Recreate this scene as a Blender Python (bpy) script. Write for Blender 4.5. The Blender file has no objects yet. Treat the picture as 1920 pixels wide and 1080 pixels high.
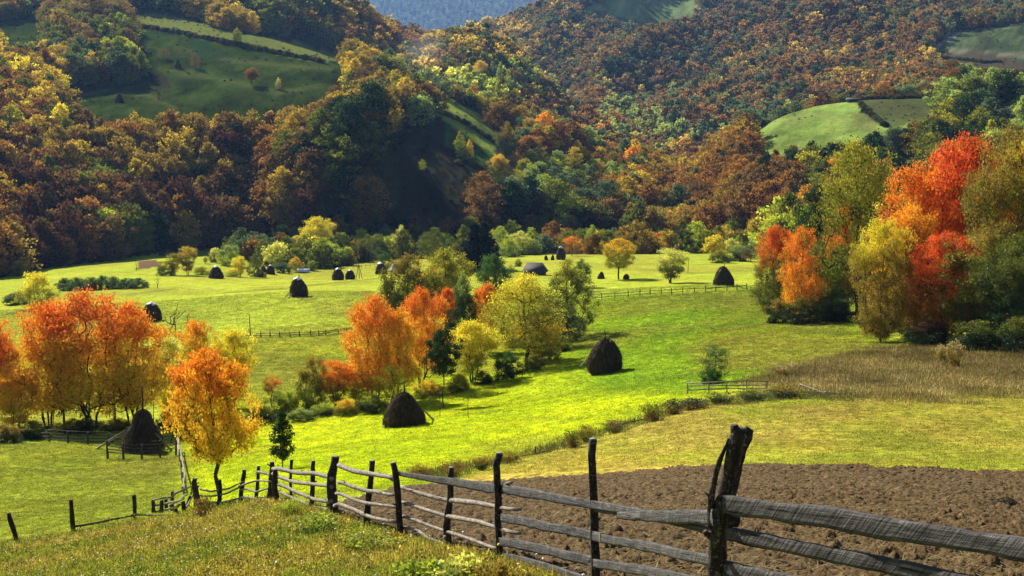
import bpy, math, random
import numpy as np
from mathutils import Vector

R = math.radians
SC = bpy.context.scene
COL = SC.collection
random.seed(7)
RNG = np.random.default_rng(7)

# ------------------------------------------------------------------ camera, sky, sun, exposure
F = 2666.7
PITCH = math.atan(290 / F)
cam_d = bpy.data.cameras.new('camera')
cam_d.lens = 50; cam_d.sensor_width = 36; cam_d.clip_start = 0.1; cam_d.clip_end = 20000
cam = bpy.data.objects.new('camera', cam_d); COL.objects.link(cam)
cam.location = (0, 0, 0); cam.rotation_euler = (math.pi / 2 - PITCH, 0, 0)
SC.camera = cam

SUN_EL, SUN_AZ = R(34), R(-33)          # azimuth from +Y, negative = to the left
world = bpy.data.worlds.new('World'); SC.world = world; world.use_nodes = True
wn = world.node_tree; wn.nodes.clear()
wo = wn.nodes.new('ShaderNodeOutputWorld'); wb = wn.nodes.new('ShaderNodeBackground')
sk = wn.nodes.new('ShaderNodeTexSky'); sk.sky_type = 'NISHITA'; sk.sun_disc = False
sk.sun_elevation = SUN_EL; sk.sun_rotation = SUN_AZ; sk.air_density = 1.0; sk.dust_density = 0.6; sk.altitude = 1500
wb.inputs['Strength'].default_value = 0.05
wn.links.new(sk.outputs[0], wb.inputs[0]); wn.links.new(wb.outputs[0], wo.inputs[0])
sd = bpy.data.lights.new('sun', 'SUN'); sd.energy = 5.0; sd.angle = R(0.5); sd.color = (1.0, 0.93, 0.80)
sun = bpy.data.objects.new('sun', sd); COL.objects.link(sun)
sdir = Vector((math.sin(SUN_AZ) * math.cos(SUN_EL), math.cos(SUN_AZ) * math.cos(SUN_EL), math.sin(SUN_EL)))
sun.rotation_euler = sdir.to_track_quat('Z', 'Y').to_euler(); sun.location = sdir * 100
vs = SC.view_settings
vs.view_transform = 'Standard'; vs.look = 'None'; vs.gamma = 1.0; vs.use_curve_mapping = False
vs.exposure = 1.1
SC.cycles.max_bounces = 6; SC.cycles.diffuse_bounces = 3; SC.cycles.transmission_bounces = 3
SC.cycles.transparent_max_bounces = 6; SC.cycles.volume_bounces = 0; SC.cycles.use_denoising = True

# ------------------------------------------------------------------ pixel <-> world
cP, sP = math.cos(PITCH), math.sin(PITCH)
def ray(px, py):
    x = (px - 960) / F; u = (540 - py) / F
    return x, cP + u * sP, -sP + u * cP
def P(px, py, Y):
    x, y, z = ray(px, py)
    return np.array((x / y * Y, Y, z / y * Y))
def project(X, Y, Z):
    dep = Y * cP - Z * sP; up = Y * sP + Z * cP
    return 960 + F * X / dep, 540 - F * up / dep

def hash2(ix, iy, seed):
    n = (ix.astype(np.int64) * 374761393 + iy.astype(np.int64) * 668265263 + seed * 1442695041) & 0x7fffffff
    n = ((n ^ (n >> 13)) * 1274126177) & 0x7fffffff
    n = n ^ (n >> 16)
    return (n & 0xffff) / 65535.0
def vnoise(x, y, seed=0):
    x = np.asarray(x, float); y = np.asarray(y, float)
    ix = np.floor(x); iy = np.floor(y); fx = x - ix; fy = y - iy
    fx = fx * fx * (3 - 2 * fx); fy = fy * fy * (3 - 2 * fy)
    a = hash2(ix, iy, seed); b = hash2(ix + 1, iy, seed); c = hash2(ix, iy + 1, seed); d = hash2(ix + 1, iy + 1, seed)
    return (a * (1 - fx) + b * fx) * (1 - fy) + (c * (1 - fx) + d * fx) * fy
def fbm(x, y, seed=0, oct=4):
    t = 0; a = 0.5; s = 0
    for k in range(oct):
        t = t + a * vnoise(x * 2 ** k, y * 2 ** k, seed + 17 * k); s += a; a *= 0.5
    return t / s

# ------------------------------------------------------------------ the lie of the land
LAYERS = []
def line(pts):      # list of (px, py, Y) -> columns s, Y, z
    a = sorted((P(*p)[0] / p[2], p[2], P(*p)[2]) for p in pts)
    a = np.array(a); return a[:, 0], a[:, 1], a[:, 2]
PX = [-500, 0, 300, 450, 600, 960, 1300, 1600, 1920, 2400]
TAB = {
 10: [1700, 1640, 1560, 1500, 1440, 1330, 1262, 1262, 1262, 1262],
 15: [1500, 1440, 1370, 1310, 1230, 1105, 1105, 1108, 1110, 1120],
 20: [1380, 1320, 1250, 1190, 1110, 1045, 1045, 1040, 1045, 1050],
 27: [1260, 1210, 1140, 1085, 1030, 1010, 985, 980, 985, 990],
 36: [1170, 1120, 1065, 1010, 970, 965, 940, 935, 940, 945],
 48: [1110, 1065, 1015, 970, 938, 922, 903, 896, 900, 905],
 62: [1055, 1018, 980, 944, 912, 893, 872, 860, 865, 870],
 80: [1000, 965, 940, 915, 885, 862, 808, 800, 810, 815],
 100: [950, 915, 905, 880, 855, 828, 752, 745, 752, 752],
 120: [900, 870, 868, 855, 830, 797, 724, 712, 700, 700],
 150: [840, 812, 825, 815, 793, 755, 690, 660, 650, 645],
 190: [740, 725, 725, 720, 718, 690, 640, 620, 612, 605],
 240: [670, 660, 650, 643, 636, 638, 590, 585, 580, 575],
 290: [620, 615, 602, 575, 553, 590, 553, 560, 555, 550],
 360: [570, 565, 548, 540, 535, 540, 520, 525, 520, 515],
 440: [535, 535, 515, 521, 524, 505, 495, 495, 490, 485],
 530: [505, 508, 485, 478, 500, 482, 474, 475, 470, 465],
 700: [500, 500, 475, 470, 480, 470, 470, 470, 470, 465],
 1000: [440, 440, 440, 430, 430, 430, 430, 430, 430, 430],
 2000: [350, 350, 350, 350, 350, 350, 350, 350, 350, 350],
 6000: [290, 290, 290, 290, 290, 290, 290, 290, 290, 290],
}
LAYERS.append([line([(px, py, Y) for px, py in zip(PX, row)]) for Y, row in TAB.items()])
# left hill with the high meadow; its crest falls away to the right
LAYERS.append([
 line([(-900, 640, 380), (-500, 540, 450), (0, 505, 520), (150, 490, 560), (300, 468, 600), (480, 455, 640), (700, 440, 640), (850, 435, 650), (1000, 445, 670), (1250, 450, 720), (1450, 460, 780), (1700, 480, 820), (2300, 520, 900)]),
 line([(-900, 300, 560), (-500, 250, 640), (0, 280, 690), (120, 285, 700), (250, 288, 710), (400, 280, 720), (560, 275, 730), (640, 290, 735), (720, 310, 740), (800, 310, 740), (900, 320, 750), (1000, 345, 760), (1150, 365, 800), (1300, 395, 860), (1450, 430, 900), (1700, 480, 920), (2300, 540, 1000)]),
 line([(-900, 100, 800), (-500, 80, 850), (0, 140, 880), (120, 170, 880), (240, 170, 880), (450, 170, 880), (600, 170, 870), (700, 195, 860), (820, 215, 850), (930, 275, 850), (1000, 290, 860), (1150, 320, 900), (1300, 365, 930), (1450, 420, 960), (1700, 490, 980), (2300, 550, 1050)]),
 line([(-900, -60, 1300), (-500, -60, 1300), (0, 15, 1200), (240, 25, 1180), (450, 62, 1080), (560, 85, 1040), (640, 112, 1000), (760, 165, 970), (870, 178, 960), (960, 240, 950), (1100, 280, 970), (1250, 335, 1000), (1400, 390, 1020), (1550, 450, 1020), (1700, 500, 1030), (2300, 560, 1100)]),
 line([(-900, -120, 1500), (-500, -120, 1500), (0, -60, 1450), (240, -60, 1400), (450, 40, 1250), (560, 110, 1200), (640, 160, 1180), (760, 240, 1180), (870, 280, 1180), (960, 320, 1180), (1100, 380, 1180), (1250, 420, 1180), (1400, 450, 1200), (1700, 520, 1200), (2300, 580, 1300)]),
 line([(-900, -160, 2200), (0, -120, 2200), (450, 300, 2200), (1250, 400, 2200), (2300, 420, 2200)]),
])
# wooded spur in front of the high meadow
LAYERS.append([
 line([(-900, 700, 620), (400, 600, 620), (520, 450, 625), (640, 440, 630), (800, 450, 640), (950, 600, 640), (2300, 700, 640)]),
 line([(-900, 600, 700), (400, 520, 690), (520, 300, 685), (610, 245, 680), (690, 215, 680), (740, 240, 690), (800, 320, 700), (950, 520, 700), (2300, 600, 700)]),
 line([(-900, 600, 780), (400, 520, 780), (520, 320, 780), (690, 280, 780), (800, 400, 780), (950, 520, 780), (2300, 600, 780)]),
])
# second ridge
LAYERS.append([
 line([(-900, 200, 1150), (400, 80, 1150), (560, 140, 1120), (720, 200, 1120), (900, 230, 1130), (1050, 290, 1140), (1250, 340, 1150), (1500, 420, 1150), (2300, 520, 1150)]),
 line([(-900, -250, 1500), (400, -130, 1400), (560, -40, 1370), (640, 15, 1370), (720, 75, 1400), (800, 82, 1450), (900, 66, 1450), (950, 100, 1420), (1050, 205, 1370), (1150, 245, 1360), (1250, 290, 1360), (1400, 350, 1360), (1600, 440, 1360), (2300, 540, 1360)]),
 line([(-900, -250, 2000), (400, -100, 1900), (720, 200, 1800), (1050, 300, 1700), (1600, 460, 1700), (2300, 540, 1700)]),
])
# right mountain
LAYERS.append([
 line([(-900, 600, 1600), (700, 420, 1500), (900, 330, 1350), (1250, 330, 1260), (1400, 300, 1200), (1600, 245, 1150), (1920, 215, 1150), (2400, 200, 1150)]),
 line([(-900, 600, 1800), (700, 360, 1750), (900, 240, 1650), (1100, 210, 1600), (1300, 190, 1500), (1500, 165, 1450), (1745, 135, 1450), (1920, 140, 1400), (2400, 140, 1400)]),
 line([(-900, 500, 2100), (700, 280, 2100), (960, 90, 2100), (1080, 80, 2000), (1300, 95, 1950), (1500, 85, 1800), (1745, 70, 1750), (1920, 60, 1750), (2400, 50, 1750)]),
 line([(-900, 400, 2400), (700, 200, 2400), (880, 110, 2300), (960, 80, 2300), (1050, 32, 2300), (1150, 20, 2350), (1280, 20, 2400), (1500, 0, 2300), (1920, -10, 2200), (2400, -10, 2200)]),
 line([(-900, 400, 2800), (700, 200, 2700), (960, 110, 2600), (1050, 10, 2600), (1150, -15, 2650), (1280, -30, 2700), (1500, -110, 2800), (1920, -150, 2800), (2400, -170, 2800)]),
 line([(-900, 400, 3400), (960, 200, 3200), (1150, 60, 3300), (1500, 0, 3400), (2400, 0, 3400)]),
])
# knoll with the green field on the right
LAYERS.append([
 line([(-900, 700, 640), (1200, 600, 640), (1400, 470, 640), (1600, 425, 620), (1920, 400, 600), (2400, 390, 600)]),
 line([(-900, 700, 800), (1200, 500, 800), (1350, 350, 800), (1420, 300, 800), (1650, 285, 780), (1800, 280, 760), (1920, 265, 750), (2400, 260, 750)]),
 line([(-900, 700, 950), (1200, 450, 950), (1340, 310, 930), (1405, 240, 920), (1460, 208, 930), (1530, 188, 950), (1620, 176, 950), (1760, 172, 950), (1920, 160, 930), (2400, 150, 930)]),
 line([(-900, 700, 1100), (1200, 460, 1100), (1400, 330, 1100), (1620, 260, 1100), (2400, 230, 1100)]),
])
# far blue range
LAYERS.append([
 line([(-1200, 330, 5500), (2600, 330, 5500)]),
 line([(-1200, 120, 7400), (600, 100, 7200), (900, 75, 7400), (1000, 50, 7000), (2600, 60, 7200)]),
 line([(-1200, -60, 9000), (600, -50, 9000), (1000, -75, 9000), (2600, -60, 9000)]),
 line([(-1200, 0, 10500), (2600, 0, 10500)]),
])

S = np.linspace(-0.62, 0.62, 560)
LY = np.exp(np.arange(math.log(4.0), math.log(10400), 0.0095))
def eval_layer(lines, S, Ys):
    K = len(lines)
    Yk = np.array([np.interp(S, l[0], l[1]) for l in lines]); Zk = np.array([np.interp(S, l[0], l[2]) for l in lines])
    out = np.full((len(Ys), len(S)), -900.0)
    for j in range(len(S)):
        out[:, j] = np.interp(Ys, Yk[:, j], Zk[:, j])
        lo = Ys < Yk[0, j]; hi = Ys > Yk[-1, j]
        if lines is not LAYERS[0]:
            out[lo, j] = Zk[0, j] - 1.2 * (Yk[0, j] - Ys[lo]); out[hi, j] = Zk[-1, j] - 0.6 * (Ys[hi] - Yk[-1, j])
        else:
            out[lo, j] = Zk[0, j] * 1.0 + (Yk[0, j] - Ys[lo]) * 0.2
    return out
def blur(a, r, ax):
    k = np.exp(-0.5 * (np.arange(-3 * r, 3 * r + 1) / r) ** 2); k /= k.sum()
    pad = [(0, 0), (0, 0)]; pad[ax] = (3 * r, 3 * r)
    b = np.pad(a, pad, mode='edge'); out = np.zeros_like(a)
    n = a.shape[ax]
    for i, w in enumerate(k):
        out += w * (b[i:i + n, :] if ax == 0 else b[:, i:i + n])
    return out
Zs = [eval_layer(l, S, LY) for l in LAYERS]
Zs[0] = blur(blur(Zs[0], 5, 0), 12, 1)
LAY = np.argmax(np.array(Zs), 0); ZG = np.max(np.array(Zs), 0)
ZG[:] = blur(blur(ZG, 2, 0), 3, 1)
SX, YY = np.meshgrid(S, LY)
XX = SX * YY
hill = np.clip((YY - 480) / 300, 0, 1)
ZG += np.clip((YY - 1250) / 500, 0, 1) * (YY < 5000) * (60 * (fbm(XX / 330 + 3, YY / 420, 19, 3) - .5) + 95 * (.30 - np.abs(fbm(XX / 260 + 9, YY / 520, 23, 2) - .5) * 2))
ZG += hill * 9 * (fbm(XX / 130, YY / 130, 3) - 0.5) * np.clip(YY / 900, .6, 2.2)
ZG += (1 - hill) * np.clip(YY / 60, .05, 1) * (0.9 * (fbm(XX / 22, YY / 22, 5, 3) - .5) + 1.6 * np.clip((YY - 130) / 120, 0, 1) * (fbm(XX / 40, YY / 60, 6, 2) - .5))
LSTEP = 0.0095; L0 = math.log(4.0)
def zat(X, Y, grid=None):
    g = ZG if grid is None else grid
    X = np.asarray(X, float); Y = np.asarray(Y, float)
    Yc = np.clip(Y, 4.01, 10200)
    i = (np.log(Yc) - L0) / LSTEP; j = (np.clip(X / Yc, -0.61, 0.61) + 0.62) / 1.24 * (len(S) - 1)
    i0 = np.clip(i.astype(int), 0, len(LY) - 2); j0 = np.clip(j.astype(int), 0, len(S) - 2)
    fi = i - i0; fj = j - j0
    z = (g[i0, j0] * (1 - fi) + g[i0 + 1, j0] * fi) * (1 - fj) + (g[i0, j0 + 1] * (1 - fi) + g[i0 + 1, j0 + 1] * fi) * fj
    if grid is None: z = z + np.clip(4.01 - Y, 0, 40) * 0.2
    return z
def hit(px, py, y0=4.5, y1=5200):
    x, y, z = ray(px, py)
    Ys = np.exp(np.arange(math.log(y0), math.log(y1), 0.002))
    t = zat(x / y * Ys, Ys) - z / y * Ys
    k = np.argmax(t > 0)
    if not t.max() > 0: k = int(np.argmax(t / Ys))
    Y = Ys[k]; X = x / y * Y
    return np.array((X, Y, float(zat(X, Y))))
HV = np.maximum.accumulate(ZG / YY, axis=0)     # running horizon, to know which far trees can be seen at all

# ------------------------------------------------------------------ mesh and node helpers
def mesh_obj(name, verts, faces, mat=None, parent=None, attrs=None, smooth=False, link=True, uv=None):
    """faces: (M,3) or (M,4) array, or a list of such arrays"""
    me = bpy.data.meshes.new(name)
    verts = np.asarray(verts, np.float32)
    fl = faces if isinstance(faces, list) else [faces]
    fl = [np.asarray(f, np.int32) for f in fl if len(f)]
    me.vertices.add(len(verts)); me.vertices.foreach_set('co', verts.ravel())
    nl = sum(f.size for f in fl); npoly = sum(len(f) for f in fl)
    me.loops.add(nl); me.loops.foreach_set('vertex_index', np.concatenate([f.ravel() for f in fl]))
    tot = np.concatenate([np.full(len(f), f.shape[1], np.int32) for f in fl])
    st = np.concatenate([[0], np.cumsum(tot)[:-1]]).astype(np.int32)
    me.polygons.add(npoly); me.polygons.foreach_set('loop_start', st); me.polygons.foreach_set('loop_total', tot)
    if smooth: me.polygons.foreach_set('use_smooth', np.ones(npoly, bool))
    me.update(calc_edges=True)
    for k, (dom, a) in (attrs or {}).items():
        a = np.asarray(a, np.float32)
        if a.ndim == 1:
            at = me.attributes.new(k, 'FLOAT', dom); at.data.foreach_set('value', a)
        else:
            at = me.attributes.new(k, 'FLOAT_COLOR', dom)
            if a.shape[1] == 3: a = np.hstack([a, np.ones((len(a), 1), np.float32)])
            at.data.foreach_set('color', a.ravel())
    if mat: me.materials.append(mat)
    o = bpy.data.objects.new(name, me)
    if link: COL.objects.link(o)
    if parent is not None: o.parent = parent
    return o
def tag(o, label=None, cat=None, group=None, kind=None):
    if label: o['label'] = label
    if cat: o['category'] = cat
    if group: o['group'] = group
    if kind: o['kind'] = kind
    return o
def empty(name, loc):
    o = bpy.data.objects.new(name, None); COL.objects.link(o); o.location = tuple(float(v) for v in loc)
    o.empty_display_size = 0.3
    return o
class MB:
    def __init__(s): s.v = []; s.q = []; s.t = []; s.n = 0; s.a = []
    def add(s, v, q=None, t=None, a=0.0):
        v = np.asarray(v, float)
        if q is not None and len(q): s.q.append(np.asarray(q) + s.n)
        if t is not None and len(t): s.t.append(np.asarray(t) + s.n)
        s.v.append(v); s.a.append(np.full(len(v), a)); s.n += len(v)
    def tube(s, pts, rad, n=6, cap=True, a=0.0, rough=0.0):
        pts = np.asarray(pts, float); K = len(pts)
        rad = np.broadcast_to(np.asarray(rad, float), (K,))
        tg = np.gradient(pts, axis=0); tg /= np.linalg.norm(tg, axis=1)[:, None] + 1e-9
        up = np.array((0, 0, 1.0)) if abs(tg[0][2]) < .9 else np.array((1.0, 0, 0))
        u = np.cross(tg, up); u /= np.linalg.norm(u, axis=1)[:, None] + 1e-9
        w = np.cross(tg, u)
        th = np.arange(n) * 2 * math.pi / n
        rr = rad[:, None] * np.ones((K, n))
        if rough: rr = rr * (1 + rough * (RNG.random((K, n)) - .5))
        ring = pts[:, None, :] + rr[:, :, None] * (np.cos(th)[None, :, None] * u[:, None, :] + np.sin(th)[None, :, None] * w[:, None, :])
        i = np.arange(K - 1)[:, None] * n; j = np.arange(n)[None, :]; j2 = (j + 1) % n
        q = np.stack([i + j, i + j2, i + n + j2, i + n + j], -1).reshape(-1, 4)
        v = ring.reshape(-1, 3); t = []
        if cap:
            b = len(v); v = np.vstack([v, pts[0], pts[-1]])
            t = [(b, (k + 1) % n, k) for k in range(n)] + [(b + 1, (K - 1) * n + k, (K - 1) * n + (k + 1) % n) for k in range(n)]
        s.add(v, q, t, a)
    def build(s, name, mat, parent=None, smooth=False, attr=None):
        return mesh_obj(name, np.vstack(s.v), s.q_t(), mat, parent, {attr: ('POINT', np.concatenate(s.a))} if attr else None, smooth)
    def q_t(s):
        return ([np.vstack(s.q)] if s.q else []) + ([np.vstack(s.t)] if s.t else [])

def mat_new(name):
    m = bpy.data.materials.new(name); m.use_nodes = True; nt = m.node_tree; nt.nodes.clear()
    out = nt.nodes.new('ShaderNodeOutputMaterial')
    return m, nt, out
def N(nt, typ, **kw):
    n = nt.nodes.new(typ)
    for k, v in kw.items():
        if k.startswith('i_'):
            key = k[2:]
            key = int(key) if key.isdigit() else key.replace('_', ' ')
            n.inputs[key].default_value = v
        else: setattr(n, k, v)
    return n
def noise(nt, co, scale, detail=4, rough=.6):
    n = N(nt, 'ShaderNodeTexNoise', i_Scale=scale, i_Detail=detail, i_Roughness=rough)
    if co is not None: nt.links.new(co, n.inputs['Vector'])
    return n.outputs['Fac']
def ramp(nt, fac, stops):
    r = N(nt, 'ShaderNodeValToRGB'); e = r.color_ramp.elements
    while len(e) < len(stops): e.new(0.5)
    for el, (p, c) in zip(e, stops): el.position = p; el.color = (*c, 1) if len(c) == 3 else c
    nt.links.new(fac, r.inputs[0]); return r.outputs[0]
def mixc(nt, fac, a, b, mode='MIX'):
    m = N(nt, 'ShaderNodeMix', data_type='RGBA', blend_type=mode)
    for v, s in ((fac, 0), (a, 6), (b, 7)):
        if isinstance(v, bpy.types.NodeSocket): nt.links.new(v, m.inputs[s])
        elif s == 0: m.inputs[0].default_value = v
        else: m.inputs[s].default_value = (*v, 1)
    return m.outputs[2]
def math_(nt, op, a, b=None, c=None):
    m = N(nt, 'ShaderNodeMath', operation=op)
    for i, v in enumerate((a, b, c)):
        if v is None: continue
        if isinstance(v, bpy.types.NodeSocket): nt.links.new(v, m.inputs[i])
        else: m.inputs[i].default_value = v
    return m.outputs[0]
def principled(nt, out, col, rough=.8, bump=None, bstr=.5, bdist=.02, spec=.3):
    p = N(nt, 'ShaderNodeBsdfPrincipled'); p.inputs['Roughness'].default_value = rough
    p.inputs['Specular IOR Level'].default_value = spec
    if isinstance(col, bpy.types.NodeSocket): nt.links.new(col, p.inputs['Base Color'])
    else: p.inputs['Base Color'].default_value = (*col, 1)
    if bump is not None:
        b = N(nt, 'ShaderNodeBump', i_Strength=bstr, i_Distance=bdist); nt.links.new(bump, b.inputs['Height'])
        nt.links.new(b.outputs[0], p.inputs['Normal'])
    nt.links.new(p.outputs[0], out.inputs['Surface']); return p

def leafy(nt, out, col, transl=.5, gloss=.05):
    d = N(nt, 'ShaderNodeBsdfDiffuse'); t = N(nt, 'ShaderNodeBsdfTranslucent'); g = N(nt, 'ShaderNodeBsdfGlossy', i_Roughness=.45)
    m = N(nt, 'ShaderNodeMixShader'); m.inputs[0].default_value = transl
    m2 = N(nt, 'ShaderNodeMixShader'); m2.inputs[0].default_value = gloss
    nt.links.new(col, d.inputs[0]); nt.links.new(col, t.inputs[0])
    nt.links.new(d.outputs[0], m.inputs[1]); nt.links.new(t.outputs[0], m.inputs[2])
    nt.links.new(m.outputs[0], m2.inputs[1]); nt.links.new(g.outputs[0], m2.inputs[2])
    nt.links.new(m2.outputs[0], out.inputs['Surface'])
def vary(nt, col, amt=.5, hue=.03):
    """per-leaf variation from the 'rnd' attribute stored on each leaf"""
    a = N(nt, 'ShaderNodeAttribute', attribute_name='rnd')
    h = N(nt, 'ShaderNodeHueSaturation')
    v = math_(nt, 'MULTIPLY_ADD', a.outputs['Fac'], amt, 1 - amt * .5)
    frac = math_(nt, 'FRACT', math_(nt, 'MULTIPLY', a.outputs['Fac'], 17.3))
    hh = math_(nt, 'MULTIPLY_ADD', frac, hue, .5 - hue * .12)
    nt.links.new(v, h.inputs['Value']); nt.links.new(hh, h.inputs['Hue']); nt.links.new(col, h.inputs['Color'])
    return h.outputs[0]

# colours of leaves (albedo)
C = dict(
 red=(.72, .095, .02), redorange=(.80, .18, .02), orange=(.80, .30, .025), amber=(.76, .42, .03), yellow=(.80, .60, .04),
 paleyellow=(.74, .66, .14), lime=(.44, .46, .04), palegreen=(.34, .38, .08), olive=(.16, .165, .018), oliveyel=(.36, .30, .025),
 green=(.09, .15, .025), dkgreen=(.03, .055, .015), brown=(.19, .098, .032), rust=(.32, .13, .028), gold=(.54, .34, .035),
 maroon=(.085, .034, .018), greygreen=(.12, .16, .065), pine=(.010, .022, .012), scarlet=(.72, .055, .02), tan=(.42, .30, .12), bronze=(.30, .185, .03))

_leafm = {}
def leaf_mat(top, bot, split=.5, patch=.35):
    key = (top, bot, split, patch)
    if key in _leafm: return _leafm[key]
    m, nt, out = mat_new('leaves_%s_%s' % (top, bot))
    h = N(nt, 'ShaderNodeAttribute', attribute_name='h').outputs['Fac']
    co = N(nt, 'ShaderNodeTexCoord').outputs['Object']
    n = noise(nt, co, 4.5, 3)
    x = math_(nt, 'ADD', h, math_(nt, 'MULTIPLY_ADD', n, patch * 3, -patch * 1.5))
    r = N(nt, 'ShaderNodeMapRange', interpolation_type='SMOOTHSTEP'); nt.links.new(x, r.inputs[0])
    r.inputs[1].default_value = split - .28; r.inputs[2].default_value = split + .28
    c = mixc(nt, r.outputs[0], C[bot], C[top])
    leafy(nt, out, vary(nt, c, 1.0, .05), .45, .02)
    _leafm[key] = m; return m
def forest_mat(instanced):
    m, nt, out = mat_new('forest_leaves' + ('_mass' if instanced else ''))
    if instanced: c = N(nt, 'ShaderNodeAttribute', attribute_type='INSTANCER', attribute_name='tint').outputs['Color']
    else: c = N(nt, 'ShaderNodeObjectInfo').outputs['Color']
    leafy(nt, out, vary(nt, c, .9, .04), .42, .0)
    return m
M_FI, M_FO = forest_mat(True), forest_mat(False)

def bark_mat():
    m, nt, out = mat_new('bark'); co = N(nt, 'ShaderNodeTexCoord').outputs['Object']
    n = noise(nt, co, 9, 5); c = ramp(nt, n, [(.3, (.012, .009, .007)), (.7, (.07, .052, .04))])
    principled(nt, out, c, .9, n, .6, .03); return m
M_BARK = bark_mat()
def wood_mat(name, c0, c1, c2, stretch=(1, 1, 1), lichen=None):
    m, nt, out = mat_new(name); tc = N(nt, 'ShaderNodeTexCoord')
    a = N(nt, 'ShaderNodeAttribute', attribute_name='grain')    # coordinates along the piece
    mp = N(nt, 'ShaderNodeMapping'); mp.inputs['Scale'].default_value = stretch
    nt.links.new(a.outputs['Color'], mp.inputs[0])
    n = noise(nt, mp.outputs[0], 1, 7, .65); n2 = noise(nt, tc.outputs['Object'], 3.5, 5)
    w = N(nt, 'ShaderNodeTexNoise', i_Scale=1.0, i_Detail=3.0, i_Distortion=1.5); nt.links.new(mp.outputs[0], w.inputs[0])
    c = ramp(nt, n, [(.3, c0), (.5, c1), (.68, c2)])
    c = mixc(nt, ramp(nt, n2, [(.35, (0, 0, 0)), (.7, (.75, .75, .75))]), c, c0)
    if lichen:
        n3 = noise(nt, tc.outputs['Object'], 38, 5, .7)
        c = mixc(nt, ramp(nt, n3, [(.57, (0, 0, 0)), (.63, (.8, .8, .8))]), c, lichen)
    bm = math_(nt, 'ADD', n, math_(nt, 'MULTIPLY', n2, .5))
    if name == 'weathered_board':       # slanting saw marks and dark checks
        m1 = N(nt, 'ShaderNodeMapping'); m1.inputs['Rotation'].default_value = (0, 0, .85); nt.links.new(a.outputs['Color'], m1.inputs[0])
        m2 = N(nt, 'ShaderNodeMapping'); m2.inputs['Scale'].default_value = (42, 2.5, 2.5); nt.links.new(m1.outputs[0], m2.inputs[0])
        sw = noise(nt, m2.outputs[0], 1, 3, .5); c = mixc(nt, ramp(nt, sw, [(.36, (.6,) * 3), (.5, (0,) * 3)]), c, c0); bm = math_(nt, 'ADD', bm, math_(nt, 'MULTIPLY', sw, 1.2))
        m3 = N(nt, 'ShaderNodeMapping'); m3.inputs['Scale'].default_value = (1.6, 26, 26); nt.links.new(a.outputs['Color'], m3.inputs[0])
        ck = noise(nt, m3.outputs[0], 1, 2, .5); c = mixc(nt, ramp(nt, ck, [(.34, (1,) * 3), (.38, (0,) * 3)]), c, (.012, .011, .01))
    principled(nt, out, c, .85, bm, .9, .018, .2); return m
M_PLANK = wood_mat('weathered_board', (.03, .028, .026), (.095, .09, .083), (.21, .20, .185), (2.5, 60, 60))
M_RAIL = wood_mat('weathered_pole', (.07, .055, .04), (.26, .22, .17), (.48, .43, .35), (4, 30, 30))
M_POST = wood_mat('dark_post', (.008, .006, .005), (.035, .027, .02), (.11, .09, .07), (6, 30, 30), (.20, .19, .16))
M_CUT = wood_mat('cut_end', (.2, .17, .13), (.38, .33, .26), (.5, .45, .37), (6, 60, 60))
M_DKRAIL = wood_mat('dark_rail', (.02, .016, .013), (.07, .06, .05), (.16, .14, .12), (4, 30, 30))

# ------------------------------------------------------------------ ground
def in_poly(px, py, poly):
    px = np.asarray(px, float); py = np.asarray(py, float); r = np.zeros(px.shape, bool); n = len(poly)
    for i in range(n):
        x1, y1 = poly[i]; x2, y2 = poly[(i + 1) % n]
        c = (y1 > py) != (y2 > py)
        with np.errstate(divide='ignore', invalid='ignore'):
            xi = (x2 - x1) * (py - y1) / ((y2 - y1) or 1e-9) + x1
        r ^= c & (px < xi)
    return r
FIELDS = {   # hillside clearings: outline in the photo, nearest and farthest distance, colour of the turf
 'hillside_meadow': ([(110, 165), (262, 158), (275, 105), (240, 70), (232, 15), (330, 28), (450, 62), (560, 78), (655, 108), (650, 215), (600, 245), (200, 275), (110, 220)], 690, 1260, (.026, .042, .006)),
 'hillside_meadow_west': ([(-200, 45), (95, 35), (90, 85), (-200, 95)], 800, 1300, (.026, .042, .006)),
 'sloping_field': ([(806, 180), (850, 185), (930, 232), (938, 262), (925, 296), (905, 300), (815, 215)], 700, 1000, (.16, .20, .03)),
 'lower_field': ([(835, 232), (925, 290), (920, 305), (880, 305), (835, 262)], 690, 1000, (.05, .10, .015)),
 'dark_clearing': ([(695, 255), (790, 245), (905, 325), (905, 372), (800, 400), (715, 385), (695, 330)], 600, 900, (.026, .026, .012)),
 'knoll_meadow': ([(1405, 240), (1460, 205), (1530, 180), (1650, 165), (1770, 162), (1790, 200), (1740, 222), (1650, 262), (1590, 285), (1395, 310)], 770, 1000, (.15, .21, .04)),
 'far_field': ([(1745, 105), (1775, 60), (1920, 45), (2400, 45), (2400, 150), (1920, 150), (1800, 140)], 1200, 1800, (.055, .075, .03)),
 'summit_meadow': ([(1080, 20), (1150, -5), (1290, -25), (1320, 25), (1240, 50), (1170, 35)], 1900, 2700, (.16, .21, .07)),
 'east_field': ([(1830, 200), (1920, 190), (2300, 190), (2300, 235), (1850, 245)], 650, 1000, (.12, .11, .05)),
 'gully_field': ([(1655, 300), (1725, 300), (1745, 345), (1650, 350)], 400, 900, (.07, .10, .03)),
}
EDGE = np.array([(-700, 560), (0, 522), (60, 506), (200, 490), (330, 470), (430, 464), (445, 488), (520, 503), (610, 505), (720, 487), (900, 482), (1000, 478), (1200, 476), (1430, 474), (1440, 490), (2400, 480)], float)
PPX, PPY = project(XX, YY, ZG)
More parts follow.
